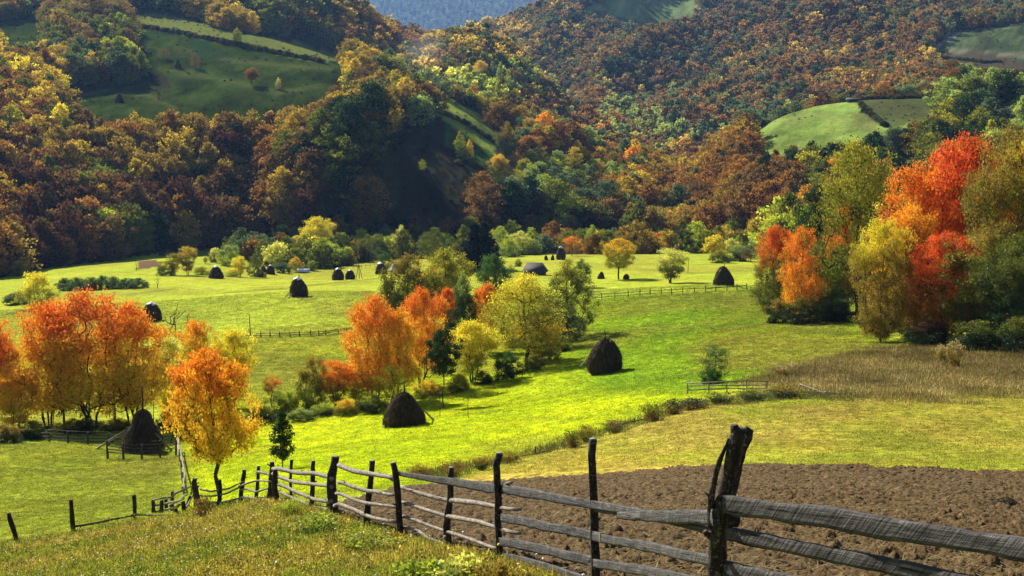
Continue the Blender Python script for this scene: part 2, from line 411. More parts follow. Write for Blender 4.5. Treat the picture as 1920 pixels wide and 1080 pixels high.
def is_open(X, Y, Z):
    px, py = project(X, Y, Z)
    o = (Y < 400) | ((Y < 640) & (py > np.interp(px, EDGE[:, 0], EDGE[:, 1])))
    f = np.full(np.shape(X), -1)
    qx = px + 16 * (fbm(X / 16, Y / 24, 301, 3) - .5); qy = py + 12 * (fbm(X / 16, Y / 24, 302, 3) - .5)
    for k, (nm, (poly, a, b, c)) in enumerate(FIELDS.items()):
        f[in_poly(qx, qy, poly) & (Y > a) & (Y < b)] = k
    return o, f
OPEN, FLD = is_open(XX, YY, ZG)
SOIL = [(600, 960), (760, 915), (900, 893), (1000, 888), (1120, 882), (1300, 872), (1500, 874), (1700, 880), (1850, 888), (1930, 890), (2500, 900), (2500, 1900), (1500, 1900), (1345, 1275), (1120, 1112), (940, 1050), (843, 1034), (757, 1012), (690, 988)]
soil_xy = [tuple(hit(a, b)[:2]) for a, b in SOIL[:11]] + [(9.0, 3.0), (2.2, 3.0)] + [tuple(P(a, b, Y)[:2]) for a, b, Y in ((1345, 1262, 10.6), (1117, 1107, 15.6), (940, 1045, 20.6), (843, 1030, 25.6), (755, 1010, 28.8), (687, 987, 33))]
def soil_mask(X, Y): return in_poly(X + 1.3 * (fbm(X / 1.7, Y / 1.7, 401, 3) - .5) * np.clip(Y / 30, .2, 1), Y + 4.5 * (fbm(X / 2, Y / 2, 402, 3) - .5) * np.clip((Y - 30) / 20, 0, 1), soil_xy)

# colour of the turf: painted per region of the meadow (species and dryness, plus dark terrace lines and painted shadow bands), then broken up with noise in the shader
def blob(px, py, cx, cy, rx, ry): return np.exp(-(((px - cx) / rx) ** 2 + ((py - cy) / ry) ** 2))
T = np.zeros(XX.shape + (3,)); T[:] = (.335, .375, .033)
def paint(w, c):
    w = np.clip(w, 0, 1)[..., None]; T[:] = T * (1 - w) + np.array(c) * w
near = (YY < 640)
def pw(poly, soft=0):
    return in_poly(PPX, PPY, poly).astype(float)
def sblur(w): return blur(blur(w, 3, 0), 4, 1)
paint(sblur(pw([(430, 640), (1100, 560), (1430, 540), (1650, 640), (1300, 750), (870, 900), (340, 960), (330, 800)])), (.28, .33, .010))
paint(sblur(pw([(340, 960), (340, 820), (900, 740), (1300, 740), (860, 880)])), (.36, .41, .008))
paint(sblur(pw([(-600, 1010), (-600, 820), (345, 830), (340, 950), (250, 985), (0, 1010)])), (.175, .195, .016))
paint(sblur(pw([(1090, 570), (1430, 545), (1660, 640), (1500, 700), (1290, 742), (1120, 735), (1060, 660)])), (.165, .245, .010))
paint(sblur(pw([(430, 650), (650, 640), (640, 760), (450, 780)])), (.27, .30, .02))
paint(sblur(pw([(1350, 560), (1460, 560), (1640, 640), (1500, 700), (1300, 690)])), (.19, .215, .014))
paint(sblur(pw([(840, 905), (1300, 765), (1500, 742), (2400, 735), (2400, 900), (1000, 892)])), (.33, .28, .035))
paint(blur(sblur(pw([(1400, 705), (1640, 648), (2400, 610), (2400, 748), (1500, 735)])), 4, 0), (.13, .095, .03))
paint(sblur(pw([(-600, 1300), (-600, 1010), (0, 1015), (260, 985), (520, 950), (690, 990), (940, 1055), (1345, 1300), (1345, 3000), (-600, 3000)])), (.13, .13, .02))
for cx, cy, rx, ry, c in ((1040, 640, 90, 20, (.20, .25, .012)), (1130, 585, 60, 18, (.23, .28, .012)), (500, 500, 200, 14, (.19, .23, .02)), (1250, 500, 160, 20, (.22, .29, .015)), (200, 590, 200, 20, (.21, .23, .03)), (560, 690, 120, 30, (.16, .19, .015)), (1560, 590, 60, 30, (.15, .17, .02))):
    paint(.8 * blob(PPX, PPY, cx, cy, rx, ry) * near, c)
st = np.clip((fbm(XX / 5, YY / 9, 43, 3) - .42) * 4, 0, 1) * in_poly(PPX, PPY, [(840, 905), (1300, 765), (1500, 742), (2400, 735), (2400, 900), (1000, 892)])
paint(st * np.clip((PPX - 1100) / 300, 0, 1) * .8, (.24, .28, .02)); paint((1 - st) * in_poly(PPX, PPY, [(840, 905), (1300, 765), (1500, 742), (1700, 740), (1300, 892), (1000, 892)]) * .5, (.34, .24, .06))
paint(sblur(np.clip((YY - 290) / 60, 0, 1) * near) * .8, (.27, .30, .03))
mot = fbm(XX / 9, YY / 14, 41, 4)[..., None]
T *= .86 + .36 * mot
paint(np.clip((fbm(XX / 30, YY / 40, 77, 3) - .52) * 5, 0, .45) * near, (.22, .19, .03))
for k, (nm, (poly, a, b, c)) in enumerate(FIELDS.items()):
    w = (FLD == k)
    v = fbm(XX / 18, YY / 30, 90 + k, 4)[..., None]
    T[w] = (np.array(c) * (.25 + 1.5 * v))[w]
T *= np.where(YY > 600, .45 + 1.1 * fbm(XX / 5, YY / 12, 55, 3), 1.0)[..., None]
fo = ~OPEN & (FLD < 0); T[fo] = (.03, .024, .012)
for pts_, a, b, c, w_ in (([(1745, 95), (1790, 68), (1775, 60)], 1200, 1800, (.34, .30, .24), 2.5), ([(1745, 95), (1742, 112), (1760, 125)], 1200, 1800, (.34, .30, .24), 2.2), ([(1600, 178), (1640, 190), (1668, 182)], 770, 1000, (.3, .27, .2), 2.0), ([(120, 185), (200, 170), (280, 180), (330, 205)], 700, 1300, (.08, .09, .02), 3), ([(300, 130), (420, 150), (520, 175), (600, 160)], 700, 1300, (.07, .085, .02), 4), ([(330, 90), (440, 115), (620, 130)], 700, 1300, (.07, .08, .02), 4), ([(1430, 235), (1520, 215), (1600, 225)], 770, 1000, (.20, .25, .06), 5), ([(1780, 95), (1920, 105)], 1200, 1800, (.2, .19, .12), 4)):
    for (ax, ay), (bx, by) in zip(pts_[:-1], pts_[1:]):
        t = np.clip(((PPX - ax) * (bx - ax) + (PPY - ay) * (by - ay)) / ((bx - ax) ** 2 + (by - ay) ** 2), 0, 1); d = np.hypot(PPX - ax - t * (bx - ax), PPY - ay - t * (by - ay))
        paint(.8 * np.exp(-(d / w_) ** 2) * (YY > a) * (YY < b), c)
for pts_, a, b, c, w_ in (([(365, 553), (450, 547), (530, 541), (600, 533), (720, 521)], 200, 600, (.12, .15, .02), 2.0), ([(0, 592), (60, 585), (150, 578)], 200, 600, (.10, .13, .02), 3), ([(240, 552), (300, 545), (330, 541)], 200, 600, (.12, .14, .03), 2), ([(430, 632), (490, 634), (650, 626)], 150, 400, (.07, .09, .02), 2.5), ([(660, 690), (600, 672), (480, 668)], 150, 300, (.2, .22, .02), 5), ([(1105, 566), (1250, 556), (1400, 547)], 150, 500, (.12, .17, .02), 2), ([(1200, 505), (1300, 512), (1420, 506)], 200, 600, (.17, .2, .03), 3), ([(1180, 640), (1300, 620), (1420, 600)], 100, 300, (.12, .19, .01), 9), ([(900, 770), (1050, 790), (1200, 770)], 60, 200, (.29, .35, .012), 8), ([(40, 880), (180, 900), (330, 890)], 60, 150, (.15, .165, .02), 8)):  # darker terrace lines, with the meadow's shadow bands put into the turf colour
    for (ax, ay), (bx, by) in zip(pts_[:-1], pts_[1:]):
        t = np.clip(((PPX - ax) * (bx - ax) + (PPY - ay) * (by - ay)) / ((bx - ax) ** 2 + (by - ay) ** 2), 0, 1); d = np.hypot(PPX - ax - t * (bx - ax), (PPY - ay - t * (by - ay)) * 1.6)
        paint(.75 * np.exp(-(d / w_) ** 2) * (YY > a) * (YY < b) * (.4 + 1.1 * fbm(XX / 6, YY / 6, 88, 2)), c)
# potato plot and ploughed strip on the high meadow, small ploughed plots elsewhere, path on the far field
def plot(poly, a, b, c, st=1.0):
    w = in_poly(PPX, PPY, poly) & (YY > a) & (YY < b); T[w] = T[w] * (1 - st) + np.array(c) * st
plot([(345, 78), (385, 74), (435, 108), (375, 112)], 800, 1300, (.022, .045, .012))
plot([(330, 30), (450, 62), (560, 80), (655, 110), (600, 118), (450, 86), (330, 62), (240, 46), (240, 25)], 700, 1300, (.12, .14, .03))
plot([(262, 148), (310, 140), (322, 165), (290, 172)], 700, 1300, (.028, .025, .014))
plot([(258, 490), (296, 487), (300, 500), (256, 505)], 400, 640, (.12, .075, .045))
plot([(1650, 262), (1600, 235), (1600, 212), (1640, 205)], 700, 1000, (.13, .12, .04), .5)
plot([(1600, 182), (1740, 168), (1780, 190), (1735, 225), (1665, 240), (1620, 215)], 700, 1000, (.05, .048, .02), .8)
plot([(1750, 100), (1850, 98), (1930, 120), (1920, 140), (1790, 135)], 1200, 1800, (.065, .045, .028), .8)

def ground_mat():
    m, nt, out = mat_new('turf'); a = N(nt, 'ShaderNodeAttribute', attribute_name='tint').outputs['Color']
    co = N(nt, 'ShaderNodeNewGeometry').outputs['Position']
    n1 = noise(nt, co, 2.2, 6, .7); n2 = noise(nt, co, .35, 4, .6); n3 = noise(nt, co, .06, 3)
    v = math_(nt, 'MULTIPLY', ramp(nt, n1, [(.34, (.45,) * 3), (.64, (1.7,) * 3)]), ramp(nt, n2, [(.3, (.78,) * 3), (.7, (1.3,) * 3)]))
    g = N(nt, 'ShaderNodeHueSaturation'); nt.links.new(v, g.inputs['Value']); nt.links.new(a, g.inputs['Color'])
    nt.links.new(math_(nt, 'MULTIPLY_ADD', n3, -.08, .54), g.inputs['Hue'])
    b = math_(nt, 'ADD', n1, math_(nt, 'MULTIPLY', n2, 2.0))
    principled(nt, out, g.outputs[0], 1.0, b, .8, .18, 0.0); return m
M_TURF = ground_mat()
gx = np.linspace(-0.62, 0.62, 560)
def build_ground():
    n, k = ZG.shape; Z = ZG.copy()
    ms = soil_mask(XX, YY); Z = Z - .25 * np.clip(blur(blur(ms.astype(float), 2, 0), 2, 1) * 2 - 1, 0, 1)
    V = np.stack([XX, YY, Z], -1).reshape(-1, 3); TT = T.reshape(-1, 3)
    i = np.arange(n - 1)[:, None] * k; j = np.arange(k - 1)[None, :]
    Q = np.stack([i + j, i + j + 1, i + k + j + 1, i + k + j], -1).reshape(-1, 4)
    cls = np.where(OPEN, 0, np.where(FLD >= 0, FLD + 2, 1))[:-1, :-1].reshape(-1)
    names = {0: 'meadow', 1: 'hillside'}; names.update({q + 2: nm for q, nm in enumerate(FIELDS)})
    for c, nm in names.items():
        q = Q[cls == c]
        if not len(q): continue
        u, inv = np.unique(q, return_inverse=True)
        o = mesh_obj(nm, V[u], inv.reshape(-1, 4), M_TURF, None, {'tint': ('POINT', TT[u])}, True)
        tag(o, kind='structure')
    # the slope the camera stands on, behind and beside it
    xs = np.linspace(-30, 30, 61); ys = np.linspace(-30, 4, 35); X, Y = np.meshgrid(xs, ys)
    Zb = zat(X, np.minimum(Y, 4.0)); V = np.stack([X, Y, Zb - 0.002], -1).reshape(-1, 3)
    i = np.arange(34)[:, None] * 61; j = np.arange(60)[None, :]
    Q = np.stack([i + j, i + j + 1, i + 61 + j + 1, i + 61 + j], -1).reshape(-1, 4)
    tag(mesh_obj('bank', V, Q, M_TURF, None, {'tint': ('POINT', np.tile((.13, .13, .02), (len(V), 1)))}, True), kind='structure')
build_ground()

def soil_mat():
    m, nt, out = mat_new('ploughed_soil'); co = N(nt, 'ShaderNodeNewGeometry').outputs['Position']
    n = noise(nt, co, 6, 6, .7); n2 = noise(nt, co, .5, 3); n3 = noise(nt, co, 28, 4, .7)
    c = ramp(nt, n, [(.30, (.030, .020, .009)), (.5, (.108, .067, .026)), (.70, (.26, .175, .075))])
    c = mixc(nt, math_(nt, 'MULTIPLY', n2, .35), c, (.095, .062, .026))
    principled(nt, out, c, .95, math_(nt, 'ADD', n, n3), .8, .05, .1); return m
M_SOIL = soil_mat()
def build_soil():
    ys = np.exp(np.arange(math.log(3.2), math.log(62), .0042)); ss = np.linspace(-.16, .60, 620)
    s, Y = np.meshgrid(ss, ys); X = s * Y; X += 0
    z = zat(X, Y)
    rid = fbm(X * 3.6, Y * 3.6, 11, 4); clod = np.abs(fbm(X * 8, Y * 8, 21, 3) - .5) * 2
    fur = np.sin((X * .55 + Y * .84) * 2 * math.pi / .9 + 3 * fbm(X * .3, Y * .3, 8, 2))
    dz = .34 * (rid - .5) - .22 * clod + .05 + .045 * fur
    m = soil_mask(X, Y).astype(float); mb = blur(blur(m, 3, 0), 3, 1)
    z = z + np.where(mb > .5, dz, dz - .3) * np.clip(mb * 2 - .4, 0, 1) - (mb < .55) * .25
    keep = (mb > .12)
    kf = keep[:-1, :-1] & keep[1:, :-1] & keep[:-1, 1:] & keep[1:, 1:]
    k = len(ss); i = np.arange(len(ys) - 1)[:, None] * k; j = np.arange(k - 1)[None, :]
    Q = np.stack([i + j, i + j + 1, i + k + j + 1, i + k + j], -1)[kf]
    V = np.stack([X, Y, z], -1).reshape(-1, 3); u, inv = np.unique(Q, return_inverse=True)
    tag(mesh_obj('ploughed_field', V[u], inv.reshape(-1, 4), M_SOIL, None, None, False), kind='structure')
build_soil()

# ------------------------------------------------------------------ scattering (what nobody could count)
def gn_tree(coll):
    nt = bpy.data.node_groups.new('scatter', 'GeometryNodeTree')
    nt.interface.new_socket('Geometry', in_out='INPUT', socket_type='NodeSocketGeometry')
    nt.interface.new_socket('Geometry', in_out='OUTPUT', socket_type='NodeSocketGeometry')
    gi = nt.nodes.new('NodeGroupInput'); go = nt.nodes.new('NodeGroupOutput')
    ci = nt.nodes.new('GeometryNodeCollectionInfo'); ci.inputs['Collection'].default_value = coll
    ci.inputs['Separate Children'].default_value = True; ci.inputs['Reset Children'].default_value = True
    ip = nt.nodes.new('GeometryNodeInstanceOnPoints'); ip.inputs['Pick Instance'].default_value = True
    def na(name, t):
        n = nt.nodes.new('GeometryNodeInputNamedAttribute'); n.data_type = t; n.inputs['Name'].default_value = name; return n.outputs['Attribute']
    nt.links.new(gi.outputs[0], ip.inputs['Points']); nt.links.new(ci.outputs[0], ip.inputs['Instance'])
    nt.links.new(na('pidx', 'INT'), ip.inputs['Instance Index']); nt.links.new(na('rot', 'FLOAT_VECTOR'), ip.inputs['Rotation'])
    nt.links.new(na('sc', 'FLOAT_VECTOR'), ip.inputs['Scale']); nt.links.new(ip.outputs[0], go.inputs[0])
    return nt
def scatter(name, pts, protos, pidx, rot, sc, tint, label, cat):
    n = len(pts)
    coll = bpy.data.collections.new(name + '_kinds')
    for q, o in enumerate(protos):
        o.name = '%s_kind_%02d' % (name, q); coll.objects.link(o)
    me = bpy.data.meshes.new(name); me.vertices.add(n); me.vertices.foreach_set('co', np.asarray(pts, np.float32).ravel())
    a = me.attributes.new('pidx', 'INT', 'POINT'); a.data.foreach_set('value', np.asarray(pidx, np.int32))
    a = me.attributes.new('rot', 'FLOAT_VECTOR', 'POINT'); a.data.foreach_set('vector', np.asarray(rot, np.float32).ravel())
    a = me.attributes.new('sc', 'FLOAT_VECTOR', 'POINT'); a.data.foreach_set('vector', np.asarray(sc, np.float32).ravel())
    t = np.hstack([np.asarray(tint, np.float32), np.ones((n, 1), np.float32)])
    a = me.attributes.new('tint', 'FLOAT_COLOR', 'POINT'); a.data.foreach_set('color', t.ravel())
    o = bpy.data.objects.new(name, me); COL.objects.link(o)
    mod = o.modifiers.new('scatter', 'NODES'); mod.node_group = gn_tree(coll)
    return tag(o, label, cat, kind='stuff')

# ------------------------------------------------------------------ tree makers
def rand_dirs(n, rng):
    v = rng.normal(size=(n, 3)); return v / (np.linalg.norm(v, axis=1)[:, None] + 1e-9)
def leaves(cent, size, rng, nbias=None, up=0.0, aspect=.62):
    """one small folded-free rhombus per leaf"""
    n = len(cent); d = rand_dirs(n, rng)
    if nbias is not None: d = d + nbias
    d[:, 2] += up; d /= np.linalg.norm(d, axis=1)[:, None] + 1e-9
    o = np.cross(d, rand_dirs(n, rng)); o /= np.linalg.norm(o, axis=1)[:, None] + 1e-9
    sz = size * (.6 + .8 * rng.random(n))[:, None]
    a = cent - d * sz * .5; b = cent + d * sz * .5; c = cent + o * sz * aspect * .5; e = cent - o * sz * aspect * .5
    V = np.stack([a, c, b, e], 1).reshape(-1, 3)
    return V, np.arange(4 * n).reshape(-1, 4)
def gen_tree(seed, H=1.0, base=.25, rad=.38, shape='round', M=120, per=55, leaf=.02, clump=.045, stems=1, spread=.1, lean=0.0, dens_out=.55, sparse=0.0, upward=.3, trunk=.014, foot=0.0, nb=0):
    """unit-height tree: crown of leaf clumps hung on branches grown towards every clump"""
    rng = np.random.default_rng(seed)
    prof = dict(round=lambda t: math.sqrt(max(0, 1 - (2 * t - 1) ** 2)) ** .8, dome=lambda t: (1 - t ** 3.6) ** .55 * (.72 + .28 * min(1, t * 4)),
                cone=lambda t: (1 - t) ** .8 + .03, column=lambda t: min(1, t * 5 + .3) * (1 - t ** 5) ** .7, vase=lambda t: (.35 + .9 * t) * (1 - t ** 5) ** .6,
                egg=lambda t: math.sin(math.pi * min(1, (t * .9 + .1)) ** .8) ** .7)[shape]
    c = []; ph = rng.random(6) * 6.28
    while len(c) < M:
        t = rng.random(); th = rng.random() * 6.283
        r0 = rad * prof(t) * (1 + .22 * math.sin(3 * th + ph[0] + 5 * t) + .15 * math.sin(5 * th + ph[1] - 8 * t))
        r = r0 * (rng.random() ** dens_out)
        if rng.random() > prof(t) + .15: continue
        c.append((r * math.cos(th) + lean * t, r * math.sin(th), base + t * (1 - base) * .97))
    c = np.array(c)
    if nb:      # the crown as several leaf masses, each on a limb of its own
        bt = np.clip((np.arange(nb) + .5) / nb + .06 * rng.normal(size=nb), .06, .93); ba = np.arange(nb) * 2.4 + rng.random() * 6; pr_ = np.array([prof(q) for q in bt])
        br = rad * pr_ * (.62 + .25 * rng.random(nb)); br[bt > .82] *= .45; rb = (rad * (.36 + .18 * rng.random(nb))) * np.clip(pr_ + .15, .5, 1)
        bi = rng.choice(nb, M, p=rb ** 2 / (rb ** 2).sum()); dr = rand_dirs(M, rng); q = rb[bi] * rng.random(M) ** .4
        ce = c; c = np.stack([br[bi] * np.cos(ba[bi]) + dr[:, 0] * q + lean * bt[bi], br[bi] * np.sin(ba[bi]) + dr[:, 1] * q, base + bt[bi] * (1 - base) * .92 + dr[:, 2] * q * .72], 1)
        mixm = rng.random(M) < .52; c = np.where(mixm[:, None], ce, c)
        c[:, 2] = np.clip(c[:, 2], base * .75, .985)
    nodes = []; par = []
    def addn(p, q): nodes.append(p); par.append(q); return len(nodes) - 1
    for s in range(stems):
        a = 6.283 * s / stems + rng.random(); off = (0 if stems == 1 else spread)
        p = np.array((off * .35 * math.cos(a), off * .35 * math.sin(a), -.02)); q = addn(p, -1)
        K = 9; top = (.86 if stems == 1 else .55 + .25 * rng.random())
        for k in range(1, K + 1):
            t = k / K
            p = np.array((off * math.cos(a) * (.35 + 1.2 * t) + lean * t * t + .014 * rng.normal(), off * math.sin(a) * (.35 + 1.2 * t) + .014 * rng.normal(), top * t))
            q = addn(p, q)
    order = np.argsort(c[:, 2] * .7 + np.hypot(c[:, 0], c[:, 1]))
    for idx in order:
        p = c[idx]; arr = np.array(nodes); dlt = p - arr; dist = np.linalg.norm(dlt, axis=1)
        cost = dist + np.maximum(0, arr[:, 2] - p[2] + .35 * np.hypot(dlt[:, 0], dlt[:, 1])) * 2.2 + (arr[:, 2] < base * .75) * .6
        k = int(np.argmin(cost)); a = arr[k]; q = k
        m1 = a + (p - a) * .4 + rng.normal(size=3) * dist[k] * .07 - np.array((0, 0, dist[k] * .03)); q = addn(m1, q)
        m2 = a + (p - a) * .75 + rng.normal(size=3) * dist[k] * .07; q = addn(m2, q); addn(p, q)
    nn = len(nodes); w = np.zeros(nn); kids = np.zeros(nn, int)
    for k in range(nn - 1, -1, -1):
        if kids[k] == 0: w[k] = 1
        if par[k] >= 0: w[par[k]] += w[k]; kids[par[k]] += 1
    rr = trunk * (w / w.max()) ** .42; rr = np.maximum(rr, trunk * .07)
    A = np.array(nodes); mb = MB(); segs = [k for k in range(nn) if par[k] >= 0]
    a = A[[par[k] for k in segs]]; b = A[segs]; ra = np.minimum(rr[[par[k] for k in segs]], rr[segs] * 1.35); rb = rr[segs]
    d = b - a; L = np.linalg.norm(d, axis=1)[:, None] + 1e-9; d = d / L
    up = np.where(np.abs(d[:, 2:3]) < .9, np.array([[0, 0, 1.0]]), np.array([[1.0, 0, 0]]))
    u = np.cross(d, up); u /= np.linalg.norm(u, axis=1)[:, None]; v = np.cross(d, u); ns = 5; th = np.arange(ns) * 6.2832 / ns
    circ = np.cos(th)[None, :, None] * u[:, None, :] + np.sin(th)[None, :, None] * v[:, None, :]
    V = np.concatenate([a[:, None] + circ * ra[:, None, None], b[:, None] + circ * rb[:, None, None]], 1).reshape(-1, 3)
    i0 = np.arange(len(segs))[:, None] * 2 * ns; j = np.arange(ns)[None, :]; j2 = (j + 1) % ns
    Q = np.stack([i0 + j, i0 + j2, i0 + ns + j2, i0 + ns + j], -1).reshape(-1, 4)
    # leaves
    k = int(M * (1 - sparse)); cc = c[rng.permutation(M)[:max(k, 1)]]
    L_ = np.repeat(cc, per, 0); g = rng.normal(size=L_.shape) * clump; g[:, 2] *= .7
    L_ = L_ + g
    if foot:   # shrubs: leaves right down to the ground
        L_[:, 2] = np.abs(L_[:, 2])
    out = L_ * np.array((1, 1, .5)); out /= np.linalg.norm(out, axis=1)[:, None] + 1e-9
    LV, LQ = leaves(L_, leaf, rng, out * .5, upward)
    n = len(L_); h = np.clip((L_[:, 2] - base * .6) / (1 - base * .6), 0, 1)
    rnd = np.clip(np.repeat(rng.random(len(cc)), per) * .5 + rng.random(n) * .5, 0, 1)
    if per == 0: LV = np.zeros((0, 3))
    return dict(tv=V, tq=Q, lv=LV, lq=LQ, h=np.repeat(h, 4), rnd=np.repeat(rnd, 4))
PROTO = {}
def proto(kind, i=0):
    key = (kind, i)
    if key in PROTO: return PROTO[key]
    s = abs(hash_(kind)) % 1000 + i * 31
    K = dict(
      broad=dict(nb=11, base=.20, rad=.38, shape='dome', M=240, per=90, leaf=.019, clump=.034, trunk=.016),
      tall=dict(nb=13, base=.30, rad=.40, shape='dome', M=260, per=90, leaf=.015, clump=.030, trunk=.015),
      big=dict(nb=15, base=.05, rad=.36, shape='round', M=380, per=105, leaf=.0135, clump=.028, trunk=.014),
      olive=dict(nb=11, base=.06, rad=.38, shape='egg', M=240, per=80, leaf=.017, clump=.032, trunk=.015),
      multi=dict(nb=14, base=.16, rad=.36, shape='dome', M=300, per=90, leaf=.0165, clump=.034, stems=5, spread=.10, trunk=.010),
      vase=dict(nb=9, base=.14, rad=.36, shape='vase', M=190, per=80, leaf=.021, clump=.036, stems=3, spread=.08, trunk=.012),
      round=dict(base=.42, rad=.27, shape='round', M=150, per=100, leaf=.020, clump=.028, trunk=.010),
      sap=dict(base=.22, rad=.22, shape='egg', M=80, per=50, leaf=.035, clump=.035, trunk=.012),
      shrub=dict(nb=8, base=.02, rad=.55, shape='dome', M=130, per=70, leaf=.040, clump=.060, stems=4, spread=.14, foot=1, trunk=.014),
      bush=dict(nb=7, base=.0, rad=.75, shape='dome', M=130, per=70, leaf=.050, clump=.075, stems=5, spread=.2, foot=1, trunk=.014),
      weedy=dict(base=.0, rad=.5, shape='vase', M=70, per=22, leaf=.07, clump=.10, stems=7, spread=.3, foot=1, trunk=.01, upward=1.2),
      bramble=dict(base=.0, rad=.7, shape='dome', M=80, per=16, leaf=.13, clump=.10, stems=6, spread=.25, foot=1, trunk=.01, upward=1.0),
      fenceside=dict(nb=13, base=.27, rad=.38, shape='round', M=260, per=75, leaf=.021, clump=.034, trunk=.020, lean=-.13),
      column=dict(base=.05, rad=.13, shape='column', M=90, per=45, leaf=.022, clump=.028, upward=1.2, trunk=.012),
      conifer=dict(base=.02, rad=.30, shape='cone', M=260, per=70, leaf=.032, clump=.030, trunk=.014, upward=-.2),
      thin=dict(nb=9, base=.14, rad=.32, shape='dome', M=150, per=34, leaf=.022, clump=.045, trunk=.014),
      bare=dict(base=.18, rad=.26, shape='vase', M=46, per=1, leaf=.02, clump=.03, trunk=.012),
      lone=dict(nb=13, base=.30, rad=.40, shape='round', M=230, per=80, leaf=.021, clump=.034, trunk=.020),
      wild=dict(nb=13, base=.22, rad=.30, shape='egg', M=260, per=75, leaf=.0145, clump=.036, lean=-.03, trunk=.016),
    )[kind]
    d = gen_tree(s, **K)
    r = float(np.percentile(np.hypot(d['lv'][:, 0], d['lv'][:, 1]), 96)) if len(d['lv']) > 20 else .3
    tm = mesh_obj('trunk', d['tv'], d['tq'], M_BARK, link=False, smooth=True).data
    cm = mesh_obj('crown', d['lv'], d['lq'], leaf_mat('olive', 'olive'), link=False, attrs={'h': ('POINT', d['h']), 'rnd': ('POINT', d['rnd'])}).data
    PROTO[key] = (tm, cm, r); return PROTO[key]
def hash_(s):
    h = 7
    for ch in s: h = (h * 131 + ord(ch)) & 0xffff
    return h
TCOUNT = [0]
def plant(name, px, base, top, width, kind, cols, label, cat='tree', group=None, Y=None, var=None):
    """a tree whose foot stands on the ground seen at (px, base) and reaches up to 'top'"""
    p = hit(px, base) if Y is None else np.array((P(px, base, Y)[0], Y, 0.0))
    if Y is not None: p[2] = float(zat(p[0], p[1]))
    ppm = F / p[1]; gx_, gy_ = project(*p); H = max(.3, (gy_ - top) / ppm); W = width / ppm
    i = TCOUNT[0] if var is None else var; TCOUNT[0] += 1
    tm, cm, r = proto(kind, i % 3)
    e = empty(name, p); e.rotation_euler = (0, 0, random.random() * 6.28 if kind not in ('wild', 'fenceside') else 0)
    t = bpy.data.objects.new('trunk', tm); c = bpy.data.objects.new('crown', cm)
    sx = W / (2 * r)
    for o in (t, c):
        COL.objects.link(o); o.parent = e; o.scale = (sx, sx, H)
    if kind in ('weedy', 'bramble', 'bush'): t.name = 'stems'; t['kind'] = 'stuff'
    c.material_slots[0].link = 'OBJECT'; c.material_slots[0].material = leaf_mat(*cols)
    tag(e, label, cat, group); return e

# ------------------------------------------------------------------ the woods
def crown_proto(i, kind, M, per, leaf):
    K = dict(dome=dict(base=.06, rad=.37, shape='dome'), egg=dict(base=.05, rad=.31, shape='egg'), cone=dict(base=.03, rad=.22, shape='cone'),
             shrub=dict(base=.0, rad=.55, shape='dome', foot=1), spire=dict(base=.04, rad=.15, shape='column'))[kind]
    d = gen_tree(400 + i * 7, M=M, per=per, leaf=leaf, clump=.045 if kind != 'shrub' else .07, dens_out=.42, trunk=.018, upward=.7, **K)
    lv, lq, tv, tq = d['lv'], d['lq'], d['tv'], d['tq']
    if M < 60: tv, tq = np.zeros((0, 3)), np.zeros((0, 4), int)
    v = np.vstack([lv, tv]); q = [lq, tq + len(lv)]
    o = mesh_obj('crown', v, q, M_FI, link=False, attrs={'rnd': ('POINT', np.concatenate([d['rnd'], np.zeros(len(tv))]))})
    if len(tq):
        o.data.materials.append(M_BARK)
        mi = np.zeros(len(lq) + len(tq), np.int32); mi[len(lq):] = 1; o.data.polygons.foreach_set('material_index', mi)
    return o
KN = ['dome', 'dome', 'dome', 'egg', 'egg', 'cone', 'shrub', 'shrub', 'spire']
NEAR_P = [crown_proto(i, k, 110, 24, .050 if k != 'shrub' else .085) for i, k in enumerate(KN)]
FAR_P = [crown_proto(20 + i, k, 40, 11, .11 if k != 'shrub' else .16) for i, k in enumerate(KN)]
